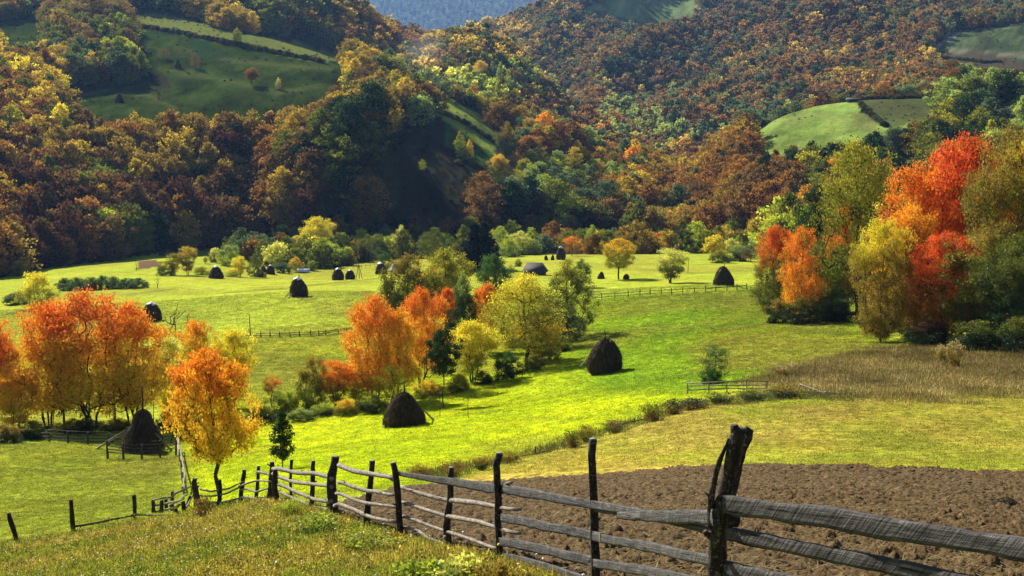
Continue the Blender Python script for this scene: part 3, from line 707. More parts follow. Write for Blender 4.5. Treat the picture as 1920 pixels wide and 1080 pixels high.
ZONES = [
 (250, 320, 330, 90, 'rust3 brown4 maroon3 gold1.2 olive.8 bronze3'), (150, 420, 320, 45, 'maroon4 brown3 rust1 dkgreen.6'),
 (80, 170, 120, 70, 'gold3 bronze3 yellow.5 olive1.5 rust1'), (190, 110, 70, 45, 'olive2 greygreen3 dkgreen2 lime.5'), (170, 30, 80, 40, 'bronze3 brown2 olive1'),
 (420, 25, 170, 45, 'olive2 gold2 bronze2 dkgreen1'), (600, 60, 110, 50, 'gold2 rust2 bronze1 olive1'), (300, 225, 300, 30, 'gold3 bronze3 rust2 oliveyel1 brown1'),
 (690, 170, 90, 60, 'bronze3 olive2 gold1.5 brown1'), (560, 300, 120, 80, 'brown3 olive1 dkgreen1 bronze2 rust1'), (650, 330, 50, 90, 'dkgreen3 olive1 brown1'),
 (860, 140, 90, 45, 'palegreen3 lime2 paleyellow1.5 oliveyel2'), (950, 240, 40, 60, 'lime1 oliveyel2 greygreen1 bronze1'), (1020, 300, 60, 40, 'palegreen2 lime1 olive1 greygreen2'),
 (760, 100, 70, 50, 'rust2 greygreen2 brown3'), (900, 70, 110, 50, 'olive2 gold2 rust1 bronze1'), (1090, 230, 110, 50, 'rust4 brown2 gold1 orange.3'),
 (1270, 350, 160, 60, 'rust3 bronze3 gold1.5 brown2 orange.2'), (1080, 345, 80, 55, 'greygreen3 lime1 olive2 palegreen1'), (1000, 395, 160, 35, 'greygreen2 dkgreen2 brown2 maroon1'),
 (1180, 220, 120, 35, 'greygreen2 palegreen2 brown1'), (1300, 100, 350, 110, 'brown3 rust3 greygreen3 olive1.5 dkgreen2'), (1600, 110, 160, 50, 'rust3 brown2 gold1 bronze1'),
 (1700, 285, 170, 60, 'olive2 bronze2 dkgreen2 oliveyel1'), (1860, 180, 90, 60, 'dkgreen2 olive2 palegreen2 greygreen1'), (1400, 330, 120, 50, 'rust3 bronze2 brown2 gold1'),
 (750, 460, 330, 25, 'paleyellow1.5 lime3 olive3 greygreen3 oliveyel2 yellow.5'), (1230, 445, 160, 28, 'gold2 olive2 bronze2 lime2 rust1'), (200, 450, 260, 35, 'bronze3 rust2 olive2.5 gold1 dkgreen1'),
 (800, 390, 150, 40, 'maroon3 brown3 rust1'), (520, 480, 70, 25, 'greygreen4 dkgreen1 olive1'),
]
VIS = [([(120, 165), (262, 158), (268, 100), (240, 60), (240, 25), (450, 60), (640, 110), (607, 130), (618, 160), (590, 185), (500, 205), (400, 205), (210, 212), (125, 185)], 1300), ([(0, 55), (85, 45), (80, 75), (0, 78)], 1300),
 ([(812, 182), (850, 190), (925, 232), (932, 250), (925, 275), (880, 250), (815, 208)], 1000), ([(845, 238), (880, 255), (922, 288), (900, 292), (850, 262)], 1000),
 ([(705, 262), (790, 262), (840, 290), (895, 335), (890, 362), (800, 385), (740, 385), (705, 335)], 900), ([(1412, 238), (1460, 206), (1530, 182), (1650, 168), (1760, 166), (1785, 182), (1735, 215), (1650, 238), (1590, 258), (1500, 262), (1406, 285)], 1000),
 ([(1750, 102), (1780, 64), (1990, 52), (1990, 128), (1850, 126)], 1800), ([(1085, 18), (1150, 0), (1280, -10), (1300, 25), (1230, 42)], 2700), ([(1840, 202), (1990, 196), (1990, 218), (1850, 222)], 1000), ([(1660, 312), (1720, 306), (1735, 330), (1665, 335)], 900)]
CLEAR = [(868, 150, 14, 1100), (900, 135, 20, 1100), (940, 165, 18, 1100), (958, 165, 14, 1100), (823, 132, 12, 1100), (797, 134, 10, 1100), (445, 70, 14, 1300), (935, 318, 18, 800), (870, 272, 20, 800), (950, 262, 20, 1000), (1338, 354, 8, 1100), (1602, 172, 16, 1100), (1517, 180, 18, 1000), (1078, 305, 14, 900)]
CN = list(C)
ZW = np.zeros((len(ZONES), len(CN)))
import re
for i, z in enumerate(ZONES):
    for w, f in re.findall(r'([a-z]+)([\d.]+)', z[4]): ZW[i, CN.index(w)] += float(f)
ZW /= ZW.sum(1)[:, None]
CV = np.array([C[k] for k in CN])
def jgrid(x0, x1, y0, y1, sp, rng):
    X, Y = np.meshgrid(np.arange(x0, x1, sp), np.arange(y0, y1, sp)); X = X.ravel() + sp * .8 * (rng.random(X.size) - .5); Y = Y.ravel() + sp * .8 * (rng.random(Y.size) - .5)
    return X, Y
def woods():
    rng = np.random.default_rng(11); P_ = []
    for y0, y1, sp in ((455, 1130, 7.6), (1130, 1900, 10.2), (1900, 2800, 12.0), (6200, 9400, 32.0)):
        X, Y = jgrid(-.45 * y1, .45 * y1, y0, y1, sp, rng); k = np.abs(X / Y) < .43; P_.append(np.stack([X[k], Y[k], np.full(k.sum(), sp)], 1))
    A = np.vstack(P_); X, Y, SP = A.T; Z = zat(X, Y); px, py = project(X, Y, Z)
    op, fl = is_open(X, Y, Z)
    vis = np.array([1.0] * len(X)); H = 15 + 6 * fbm(X / 60, Y / 60, 9, 2) + 2.6 * rng.normal(size=len(X))
    dark = np.array([nm == 'dark_clearing' for nm in FIELDS])[np.clip(fl, 0, None)] & (fl >= 0)
    valley = (Y < 690) & (py > 425) & (px > 430) & (px < 1460)
    H[valley] = 8.0 + 2.2 * rng.normal(size=valley.sum())
    pale = (np.hypot((px - 860) / 110, (py - 150) / 70) < 1) & (Y < 1100); H[pale] = 8 + 2 * rng.normal(size=pale.sum())
    sh = (np.hypot((px - 1080) / 110, (py - 350) / 60) < 1) & (Y < 1000); H[sh] = 9 + 2.5 * rng.normal(size=sh.sum())
    far = SP > 15; H[far] = 40
    H = np.clip(H, 3, 25)
    keep = (~op) & ((fl < 0) | (dark & (rng.random(len(X)) < .25)))
    H[dark] = 1.5 + 1.6 * rng.random(dark.sum())
    # hidden behind nearer ground: leave out
    i = np.clip(((np.log(np.clip(Y - 6, 4.1, 10200)) - L0) / LSTEP).astype(int), 0, len(LY) - 1); j = np.clip(((X / Y + .62) / 1.24 * (len(S) - 1)).astype(int), 0, len(S) - 1)
    keep &= (Z + H) / Y > HV[i, j] - .006
    keep &= (px > -190) & (px < 2110) & (py - H * F / Y > -260) | ((py - H * F / Y > -120) & keep & (px > -190) & (px < 2110))
    for poly, ym in VIS:
        keep &= ~(in_poly(px, py - .8 * H * F / Y, poly) & (Y < ym))
        keep &= ~(in_poly(px, py - .4 * H * F / Y, poly) & (Y < ym) & ~dark)
        keep &= ~(in_poly(px, py - .97 * H * F / Y - 2, poly) & (Y < ym) & ~dark)
    for cx, cy, cr, ym in CLEAR: keep &= ~((np.hypot(px - cx, py - .6 * H * F / Y - cy) < cr + .35 * H * F / Y) & (Y < ym))
    # some gaps in the valley shrubs
    keep &= ~(valley & (fbm(X / 12, Y / 12, 33, 2) < .33))
    X, Y, Z, H, px, py, SP, dark, valley, far = [a[keep] for a in (X, Y, Z, H, px, py, SP, dark, valley, far)]
    n = len(X)
    w = np.stack([np.exp(-((px - z[0]) / z[2]) ** 2 * .8 - ((py - 30 - z[1]) / z[3]) ** 2 * .8) * (1 if ('far' not in z) else 0) for z in ZONES], 1) + 1e-7
    w /= w.sum(1)[:, None]; pr = w @ ZW
    # neighbours tend to share a kind
    g = (vnoise(X / 26, Y / 26, 51) * .62 + rng.random(n) * .38)
    g = np.argsort(np.argsort(g)) / n
    cs = np.cumsum(pr, 1); pick = (cs > g[:, None]).argmax(1)
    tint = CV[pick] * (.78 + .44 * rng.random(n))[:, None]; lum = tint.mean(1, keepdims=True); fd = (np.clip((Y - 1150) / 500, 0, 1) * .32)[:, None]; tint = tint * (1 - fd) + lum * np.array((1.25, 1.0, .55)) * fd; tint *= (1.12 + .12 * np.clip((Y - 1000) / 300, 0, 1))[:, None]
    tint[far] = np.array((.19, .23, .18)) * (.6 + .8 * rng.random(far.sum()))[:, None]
    pidx = rng.choice([0, 1, 2, 3, 4], n); con = rng.random(n) < .02; pidx[con] = 5; tint[con] = (.03, .06, .02)
    shr = (H < 9.5); pidx[shr] = rng.choice([6, 7, 6, 7, 3], shr.sum()); sp_ = (rng.random(n) < .03) & ~shr; pidx[sp_] = 8
    wid = H * (.95 + .35 * rng.random(n)); wid[shr] *= .9
    wid[pidx == 8] *= .8
    size = H / Y * (Y < 1150) * (~dark) * (px > 0) * (px < 1920)
    big = np.zeros(n, bool)
    # the 300 that show largest: nearest, and not behind others in the same column
    vv = (Z + H) / Y; o = np.argsort(Y); hor = np.full(200, -9.0); score = np.zeros(n)
    for t in o:
        b = int((X[t] / Y[t] + .45) / .9 * 199); e = max(0, min(1, (vv[t] - hor[b]) / (H[t] / Y[t]))); score[t] = size[t] * e * wid[t] / H[t]
        hor[b] = max(hor[b], vv[t] - .15 * H[t] / Y[t])
    big[np.argsort(-score)[:NBIG]] = True
    CW = dict(red='red', redorange='orange red', orange='orange', amber='amber', yellow='bright yellow', paleyellow='pale yellow', lime='yellow green', palegreen='pale green', olive='olive green',
              oliveyel='olive yellow', green='green', dkgreen='dark green', brown='brown', rust='rust red', gold='golden brown', maroon='dark maroon', greygreen='grey green', pine='black green', bronze='bronze brown')
    meshes = []; todo = []
    for o_ in NEAR_P:
        m = o_.data.copy(); m.name = 'tree_crown'; m.materials[0] = M_FO; meshes.append(m)
    for t in np.where(big)[0]:
        cn = 'dkgreen' if con[t] else CN[pick[t]]
        x_, y_ = px[t], py[t]
        if shr[t]: nm, cat = ('shrub', 'shrub')
        elif con[t]: nm, cat = ('conifer_tree', 'tree')
        else: nm, cat = ('beech_tree', 'tree') if cn in ('rust', 'brown', 'maroon', 'bronze', 'gold', 'orange') else ('birch_tree', 'tree') if cn in ('yellow', 'paleyellow', 'lime', 'oliveyel', 'palegreen') else ('forest_tree', 'tree')
        if valley[t]:
            where = ('behind the left meadow haystacks' if x_ < 700 else 'behind the dark hipped barn' if x_ < 1120 else 'beyond the right meadow edge'); grp = 'shrubs and trees lining the valley floor'
        elif Y[t] < 660 and x_ < 500:
            where = 'at the left hill foot' + (' near the picture edge' if x_ < 160 else ' above the meadow' if x_ < 330 else ' above the orchard'); grp = 'trees along the foot of the left hill'
        elif x_ < 560:
            where = 'in the left slope wood' + (' below the high meadow' if py[t] < 330 else ' halfway up' if py[t] < 400 else ' low down'); grp = 'trees of the left slope wood'
        elif x_ < 960:
            where = ('west of the dark clearing' if x_ < 700 else 'below the dark clearing' if py[t] > 390 else 'east of the dark clearing'); grp = 'trees around the dark clearing'
        else:
            where = 'on the middle slope' + (' above the right meadow' if x_ < 1250 else ' beyond the right grove'); grp = 'trees of the middle slope wood'
        o_ = bpy.data.objects.new(nm, meshes[pidx[t]]); COL.objects.link(o_)
        o_.location = (X[t], Y[t], Z[t] - .2); o_.scale = (wid[t], wid[t], H[t]); o_.rotation_euler = (0, 0, rng.random() * 6.28)
        o_.color = (*[float(min(1, v)) for v in tint[t]], 1)
        todo.append((o_, x_)); tag(o_, '%s%s %s %s' % ('tall ' if H[t] > 19 else 'small ' if H[t] < 12 else '', CW[cn], dict(shrub='shrub', conifer_tree='conifer', beech_tree='beech', birch_tree='birch', forest_tree='tree')[nm], where), cat, grp)
    by = {}
    for o_, x_ in todo: by.setdefault(o_['label'], []).append((x_, o_))
    ORD = ['', 'second', 'third', 'fourth', 'fifth', 'sixth', 'seventh', 'eighth', 'ninth', 'tenth']
    for lab, l in by.items():
        if len(l) == 1: continue
        l.sort(key=lambda a: a[0]); k = len(l)
        for q, (_, o_) in enumerate(l):
            o_['label'] = lab + (', leftmost' if q == 0 else ', rightmost' if q == k - 1 else ', %s from left' % (ORD[q] if q < 10 else '%dth' % (q + 1)))
    r = ~big; X, Y, Z, H, wid, tint, pidx = [a[r] for a in (X, Y, Z, H, wid, tint, pidx)]
    n = len(X); pid = np.where(Y < 1150, pidx, pidx + len(NEAR_P))
    rot = np.stack([np.zeros(n), np.zeros(n), rng.random(n) * 6.28], 1)
    scl = np.stack([wid, wid, H], 1); print('forest instances', n)
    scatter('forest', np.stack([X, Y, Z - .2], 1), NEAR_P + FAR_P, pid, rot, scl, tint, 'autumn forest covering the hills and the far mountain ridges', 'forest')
NBIG = 230
woods()

def hedge(name, lines, h, label, seed):
    rng = np.random.default_rng(seed); pts = []
    for L, ya, yb in lines:
        for (a, b) in zip(L[:-1], L[1:]):
            for t in np.linspace(0, 1, max(3, int(abs(b[0] - a[0]) / 1.6)), endpoint=False):
                q = hit(a[0] + (b[0] - a[0]) * t, a[1] + (b[1] - a[1]) * t, ya, yb); pts.append(q + (rng.normal() * .8, rng.normal() * 1.5, -.2))
    pts = np.array(pts); n = len(pts); hh = h * (.5 + rng.random(n)); k = [o.copy() for o in (NEAR_P[6], NEAR_P[7])]
    scatter(name, pts, k, rng.integers(0, 2, n), np.stack([np.zeros(n)] * 2 + [rng.random(n) * 6], 1), np.stack([hh * 1.3, hh * 1.3, hh], 1), pal_(rng, n), label, 'hedge')
def pal_(rng, n): return np.array([C['dkgreen'], C['olive'], C['brown'], C['greygreen']])[rng.integers(0, 4, n)] * .8
hedge('hedge', [([(235, 46), (330, 62), (450, 86), (605, 118)], 700, 1300), ([(808, 208), (850, 222), (885, 240), (925, 268)], 690, 1000), ([(1600, 182), (1625, 212), (1665, 240)], 770, 1000), ([(1412, 236), (1440, 212)], 770, 1000), ([(1620, 176), (1700, 170), (1770, 166)], 770, 1000), ([(1755, 108), (1850, 118), (1880, 116)], 1200, 1800)], 2.2, 'thin dark hedge lines dividing the hillside meadows', 5)
def scrub():
    rng = np.random.default_rng(77); X, Y = jgrid(-480, 760, 600, 1800, 5.0, rng); Z = zat(X, Y); o, f = is_open(X, Y, Z); nm = np.array(list(FIELDS))[np.clip(f, 0, None)]
    dk = (nm == 'dark_clearing') & (f >= 0); g = fbm(X / 22, Y / 22, 91, 3); k = (f >= 0) & (dk & (rng.random(len(X)) < .75) | (rng.random(len(X)) < .30 * (g > .52) + .02)) & (np.abs(X / Y) < .42)
    X, Y, Z, dk = X[k], Y[k], Z[k], dk[k]; n = len(X); h = np.where(dk, .6 + 1.6 * rng.random(n), .35 + .9 * rng.random(n) ** 2); c = np.array([(.10, .05, .03), (.05, .06, .02), (.045, .075, .02), (.14, .09, .04)])[rng.integers(0, 4, n)]
    c = np.where(dk[:, None], c * .55, c)
    scatter('scrub', np.stack([X, Y, Z - .1], 1), [o_.copy() for o_ in (FAR_P[6], FAR_P[7])], rng.integers(0, 2, n), np.stack([np.zeros(n)] * 2 + [rng.random(n) * 6], 1), np.stack([h * 1.6, h * 1.6, h], 1), c, 'low scrub and tussocks dotted over the hillside clearings', 'scrub')
scrub()
# ------------------------------------------------------------------ haystacks
def hay_mat(name, c0, c1):
    m, nt, out = mat_new(name); co = N(nt, 'ShaderNodeTexCoord').outputs['Object']
    mp = N(nt, 'ShaderNodeMapping'); mp.inputs['Scale'].default_value = (7, 7, 1.6); nt.links.new(co, mp.inputs[0])
    n = noise(nt, mp.outputs[0], 3, 6, .7); c = ramp(nt, n, [(.3, c0), (.7, c1)])
    principled(nt, out, c, .95, n, 1.0, .12, .1); return m
M_HAY = hay_mat('old_hay', (.018, .012, .008), (.085, .056, .032))
def straw_mat():
    m, nt, out = mat_new('straw'); a = N(nt, 'ShaderNodeAttribute', attribute_name='rnd')
    c = ramp(nt, a.outputs['Fac'], [(0, (.02, .014, .009)), (.6, (.08, .054, .032)), (1, (.20, .145, .085))]); leafy(nt, out, c, .3, .02); return m
M_STRAW = straw_mat()
def cap_mat():
    m, nt, out = mat_new('pale_sheet'); principled(nt, out, (.75, .77, .80), .5); return m
M_CAP = cap_mat()
PROF = dict(bell=[(0, .96), (.1, 1.02), (.3, .97), (.5, .82), (.7, .62), (.85, .40), (.94, .25), (1, .02)],
            egg=[(0, .93), (.15, 1.0), (.35, .99), (.55, .88), (.75, .64), (.9, .36), (1, .02)],
            cone=[(0, 1.0), (.2, .98), (.4, .84), (.6, .66), (.8, .44), (.93, .24), (1, .02)],
            pear=[(0, .97), (.15, 1.02), (.35, .92), (.5, .72), (.62, .52), (.75, .45), (.88, .36), (.96, .2), (1, .02)])
HS = [0]
def haystack(px, base, top, width, prof, label, pole=None, props=(), cap=False, straws=300, group='haystacks on the meadows', name='haystack'):
    p = hit(px, base, y1=1200); ppm = F / p[1]; H = (base - top) / ppm; r = width / 2 / ppm; HS[0] += 1
    e = empty(name, p); tag(e, label, 'haystack', group)
    K, n = 16, 26; t = np.linspace(0, 1, K) ** .9; pr = np.array(PROF[prof]); rr = np.interp(t, pr[:, 0], pr[:, 1]) * r
    th = np.arange(n) * 6.2832 / n; sd_ = HS[0] * 13
    TT_, HH_ = np.meshgrid(th, t); nz = fbm(np.cos(TT_) * 2 + 9, np.sin(TT_) * 2 + HH_ * 5 + 9, sd_, 3) - .5
    lx, ly = (np.random.default_rng(sd_).random(2) - .5) * r * .35; rad = rr[:, None] * (1 + .42 * nz); x = rad * np.cos(TT_) + lx * HH_ ** 1.5; y = rad * np.sin(TT_) + ly * HH_ ** 1.5; z = HH_ * H * (1 + .05 * nz) - .05
    V = np.stack([x, y, z], -1).reshape(-1, 3); i = np.arange(K - 1)[:, None] * n; j = np.arange(n)[None, :]; j2 = (j + 1) % n
    Q = np.stack([i + j, i + j2, i + n + j2, i + n + j], -1).reshape(-1, 4)
    mesh_obj('hay_pile', V, Q, M_HAY, e, None, True)
    if straws:
        rng = np.random.default_rng(sd_); m = straws; tt = rng.random(m) ** .8 * .98; a = rng.random(m) * 6.283
        q = np.interp(tt, pr[:, 0], pr[:, 1]) * r * (1 + .05 * rng.random(m)); c = np.stack([q * np.cos(a) + lx * tt ** 1.5, q * np.sin(a) + ly * tt ** 1.5, tt * H], 1)
        dr = np.interp(np.clip(tt - .1, 0, 1), pr[:, 0], pr[:, 1]) * r * 1.03
        L = (.10 + .12 * rng.random(m)) * H; d = np.stack([(dr - q) * np.cos(a), (dr - q) * np.sin(a), -.1 * H * np.ones(m)], 1); d /= np.linalg.norm(d, axis=1)[:, None]
        d += rng.normal(size=(m, 3)) * .22; o = np.cross(d, rng.normal(size=(m, 3))); o /= np.linalg.norm(o, axis=1)[:, None]; w = max(.012, .45 / ppm) * (1 if straws > 500 else .9)
        A = c + o * w; B = c - o * w; D = c + d * L[:, None]; D[:, 2] = np.maximum(D[:, 2], .0)
        VV = np.stack([A, B, D], 1).reshape(-1, 3)
        s_ = mesh_obj('straw', VV, np.arange(3 * m).reshape(-1, 3), M_STRAW, e, {'rnd': ('POINT', np.repeat(rng.random(m), 3))}); s_['kind'] = 'stuff'
    if pole:
        mb = MB(); h2 = (base - pole) / ppm; mb.tube([(0, 0, H * .8), (.02 * H, 0, (H + h2) / 2), (0, .01, h2 + .25)], [.10, .085, .06], 6); mb.build('pole', M_DKRAIL, e)
    for (fx, fy, tx, ty) in props:
        f = hit(fx, fy, y1=1200); q = P(tx, ty, p[1] - r * .55); mb = MB(); mb.tube(np.array([f, (f + q) / 2 + (0, 0, .03), q]) - p, [.10, .09, .07], 6); mb.build('prop_pole', M_RAIL, e)
    if cap:
        mb = MB(); K2 = 5; hh = np.linspace(.86, 1.015, K2); rr2 = np.interp(hh, pr[:, 0], pr[:, 1]) * r * 1.06 + .02
        nn = 14; a = np.arange(nn) * 6.2832 / nn; TT2, H2 = np.meshgrid(a, hh); R2 = rr2[:, None] * (1 + .12 * np.sin(3 * TT2 + HS[0]))
        V = np.stack([R2 * np.cos(TT2) + lx * .95, R2 * np.sin(TT2) + ly * .95, H2 * H + .04 - (.03 * H * np.sin(2 * TT2 + HS[0])) * (hh[:, None] < .9)], -1).reshape(-1, 3)
        i = np.arange(K2 - 1)[:, None] * nn; j = np.arange(nn)[None, :]; j2 = (j + 1) % nn
        Q = np.stack([i + j, i + j2, i + nn + j2, i + nn + j], -1).reshape(-1, 4)
        mb.add(V, Q, [((K2 - 1) * nn, (K2 - 1) * nn + q_, (K2 - 1) * nn + q_ + 1) for q_ in range(1, nn - 1)]); mb.build('cap_sheet', M_CAP, e, True)
    return e
haystack(1133, 699, 632, 63, 'egg', 'big dark egg-shaped haystack alone on the bright green slope, pole on its top', 622, [(1086, 690, 1106, 668)], straws=2600)
haystack(758, 799, 731, 80, 'cone', 'broad dark haystack with shaggy top below the orange hedgerow trees', 724, [(721, 802, 738, 780), (813, 788, 793, 768)], straws=2600)
haystack(269, 848, 763, 76, 'pear', 'tall dark pear-shaped haystack inside the pole pen under the red trees', 725, [(322, 846, 291, 812), (181, 842, 236, 806)], straws=2600)
haystack(284, 602, 566, 37, 'egg', 'dark haystack with pale cap peeping out behind the red tree crown', cap=True, straws=600)
haystack(561, 557, 519, 33, 'egg', 'dark pale-capped haystack with leaning props in the middle of the left meadow', 516, [(535, 557, 551, 540), (541, 560, 553, 545)], cap=True, straws=600)
haystack(405, 522, 498, 27, 'bell', 'pale-capped haystack among the yellow bushes of the small orchard', cap=True)
haystack(634, 525, 502, 22, 'egg', 'larger pale-capped haystack of the pair beside the pole tripod', None, [(622, 526, 629, 515)], cap=True)
haystack(656, 524, 505, 18, 'egg', 'smaller rounded haystack of the pair, right beside the pole tripod', cap=True)
haystack(507, 514, 496, 17, 'bell', 'pale-capped haystack half hidden behind the orchard, right of two others', cap=True, straws=120)
haystack(494, 513, 497, 13, 'bell', 'narrow dark haystack squeezed between two pale-capped ones at the orchard', straws=120)
haystack(487, 520, 503, 15, 'egg', 'small haystack with pale cap behind the orchard trees, leftmost of three', cap=True, straws=120)
haystack(715, 514, 491, 22, 'egg', 'dark haystack under a green tree, left of the grey-roofed shed', cap=True, straws=120)
haystack(303, 479, 471, 11, 'cone', 'tiny dark haystack at the top edge of the left meadow', straws=80)
haystack(1357, 536, 498, 38, 'bell', 'dark pointed haystack behind the fence on the right meadow', 496, straws=600)
haystack(1024, 488, 478, 7, 'egg', 'tiny dark hay cock, left of two behind the dark barn', straws=0, group='small hay cocks')
haystack(1036, 488, 477, 7, 'egg', 'tiny dark hay cock, right of two behind the dark barn', straws=0, group='small hay cocks')
haystack(1052, 487, 461, 17, 'egg', 'tall pale-capped haystack behind an orange tree near the dark barn', cap=True, straws=120)
haystack(1127, 523, 509, 13, 'cone', 'small dark haystack left of the round amber tree', straws=120)
haystack(1174, 524, 513, 12, 'egg', 'small dark haystack under the right side of the round amber tree', straws=120)
haystack(1277, 509, 499, 12, 'egg', 'small dark haystack peeping out beside the yellow meadow tree', straws=80)
haystack(224, 192, 176, 15, 'bell', 'small dark haystack low on the high meadow', straws=80, group='haystacks on the high meadow')
haystack(334, 128, 112, 12, 'cone', 'small pointed haystack beside the bare trees on the high meadow', straws=80, group='haystacks on the high meadow')

# ------------------------------------------------------------------ fences
def add_grain(o, pts, scale=1.0):
    """store coordinates along the piece for the wood grain"""
    me = o.data; n = len(me.vertices); co = np.empty(n * 3, np.float32); me.vertices.foreach_get('co', co); co = co.reshape(-1, 3)
    a = np.asarray(pts[0], float); d = np.asarray(pts[-1], float) - a; d /= np.linalg.norm(d) + 1e-9
    s = (co - a) @ d; rest = co - a - s[:, None] * d
    g = np.stack([s, rest[:, 2], rest[:, 0] + rest[:, 1] * .7, np.ones(n)], 1).astype(np.float32)
    g[:, :3] += random.random() * 30
    at = me.attributes.new('grain', 'FLOAT_COLOR', 'POINT'); at.data.foreach_set('color', g.ravel()); return o
def resample(pts, n, wob, seed):
    pts = np.asarray(pts, float); L = np.concatenate([[0], np.cumsum(np.linalg.norm(np.diff(pts, axis=0), axis=1))]); t = np.linspace(0, L[-1], n)
    q = np.stack([np.interp(t, L, pts[:, k]) for k in range(3)], 1)
    rng = np.random.default_rng(seed)
    for k in range(3):
        w = np.interp(np.arange(n), np.linspace(0, n - 1, max(4, n // 4)), rng.normal(size=max(4, n // 4))) * wob
        w[0] = w[-1] = 0; q[:, k] += w
    return q
FS = [0]
def pole_piece(name, pts, rad, mat, parent, wob=.02, n=14, sides=7, rough=.18, org=None, knots=0):
    FS[0] += 1; org = np.zeros(3) if org is None else org
    q = resample(np.asarray(pts, float) - org, n, wob, FS[0]); rad = np.interp(np.linspace(0, 1, n), np.linspace(0, 1, len(np.atleast_1d(rad))), np.atleast_1d(rad)) if np.size(rad) > 1 else np.full(n, float(rad))
    rng = np.random.default_rng(FS[0] + 99); mb = MB(); mb.tube(q, rad * (1 + np.interp(np.arange(n), np.linspace(0, n - 1, max(4, n // 3)), .09 * rng.normal(size=max(4, n // 3)))), sides, rough=rough)
    for _ in range(knots):   # snapped-off twigs
        k = rng.integers(1, n - 1); d = rng.normal(size=3); d[2] = abs(d[2]) * .8; d /= np.linalg.norm(d); mb.tube([q[k], q[k] + d * rad[k] * (1.5 + rng.random() * .9)], [rad[k] * .4, rad[k] * .2], 4)
    return add_grain(mb.build(name, mat, parent, True), q)
def plank(name, pts, h, th, mat, parent, org, n=40, seed=0):
    """sawn slab with waney edges: pts along its centre line, h its height (one or per end)"""
    q = resample(np.asarray(pts, float) - org, n, 0, seed); rng = np.random.default_rng(seed + 5); t = np.linspace(0, 1, n); hh = np.interp(t, np.linspace(0, 1, len(np.atleast_1d(h))), np.atleast_1d(h)) / 2
    d = q[-1] - q[0]; d /= np.linalg.norm(d); up = np.array((0, 0, 1.0)) - d * d[2]; up /= np.linalg.norm(up); nn = np.cross(d, up)
    wv = lambda m, s: np.interp(t * m, np.arange(m + 1), rng.normal(size=m + 1)) * s
    hi = hh * (1 + wv(26, .07) + wv(6, .07)); lo = hh * (1 + wv(26, .07) + wv(6, .07)); bend = wv(4, .012); tw = th / 2 * (1 + wv(10, .15))
    prof = []
    for u in (-1, -.55, 0, .55, 1):     # five points up each face
        prof.append((u, 1 - .12 * abs(u) ** 4))
    ring = [(u, w) for u, w in prof] + [(u, -w) for u, w in reversed(prof)]
    V = []
    for (u, w) in ring:
        e = np.where(u > 0, hi, lo) * u
        ripple = np.interp(t * 22, np.arange(23), rng.normal(size=23)) * th * .05
        V.append(q + up * e[:, None] + nn * (tw * w + bend + ripple * (abs(u) < 1))[:, None])
    V = np.stack(V, 1); m = len(ring); i = np.arange(n - 1)[:, None] * m; j = np.arange(m)[None, :]; j2 = (j + 1) % m
    Q = np.stack([i + j, i + j2, i + m + j2, i + m + j], -1).reshape(-1, 4)
    T_ = [(0, k, k + 1) for k in range(1, m - 1)] + [((n - 1) * m, (n - 1) * m + k + 1, (n - 1) * m + k) for k in range(1, m - 1)]
    mb = MB(); mb.add(V.reshape(-1, 3), Q, T_)
    return add_grain(mb.build(name, mat, parent, False), q)
POSTS = [ # base px, py, top px, py, Y, radius, [bend]
 (1117, 1107, 1112, 824, 15, .048), (940, 1047, 936, 850, 20, .058), (843, 1032, 846, 877, 25, .062), (756, 1012, 737, 868, 28, .072), (687, 989, 698, 864, 32, .075),
 (620, 969, 629, 856, 36, .115), (583, 955, 588, 864, 43, .075), (548, 942, 547, 862, 50, .06), (521, 938, 516, 880, 53, .11), (505, 934, 510, 866, 55, .12),
 (475, 932, 485, 874, 58, .075), (449, 946, 458, 881, 61, .11), (413, 950, 411, 900, 63, .10), (372, 957, 366, 897, 66, .16)]
fence_base = hit(1345, 1262); fence = empty('rail_fence', P(1117, 1107, 15))
tag(fence, 'weathered rail and board fence winding down from the forked post to the orange tree', 'fence')
org = np.array(fence.location)
FX = np.array([(p[0], 1 / p[4]) for p in sorted(POSTS)] + [(1345, 1 / 10), (1920, 1 / 7.3), (2150, 1 / 6.4)])
def FP(px, py, off=0.0):
    return P(px, py, 1 / np.interp(px, FX[:, 0], FX[:, 1]) + off)
for bx, by, tx, ty, Y, r in POSTS:
    a = P(bx, by, Y); b = P(tx, ty, Y); a[2] = float(zat(a[0], a[1])) - .3; m = (a + b) / 2 + np.array((random.uniform(-.5, .5), 0, 0)) * r
    o = pole_piece('post', [a, m, b], [r * 1.1, r, r * .9, r * .85], M_POST, fence, .012 + r * .12, 12, 9, .28, org, 3)
    mb = MB(); d = (b - m) / np.linalg.norm(b - m); mb.tube([b - org - d * .01, b - org + d * .012], [r * .80, r * .74], 9)
    add_grain(mb.build('cut_top', M_CUT, o), [b - org, b - org + (0, 0, 1)])
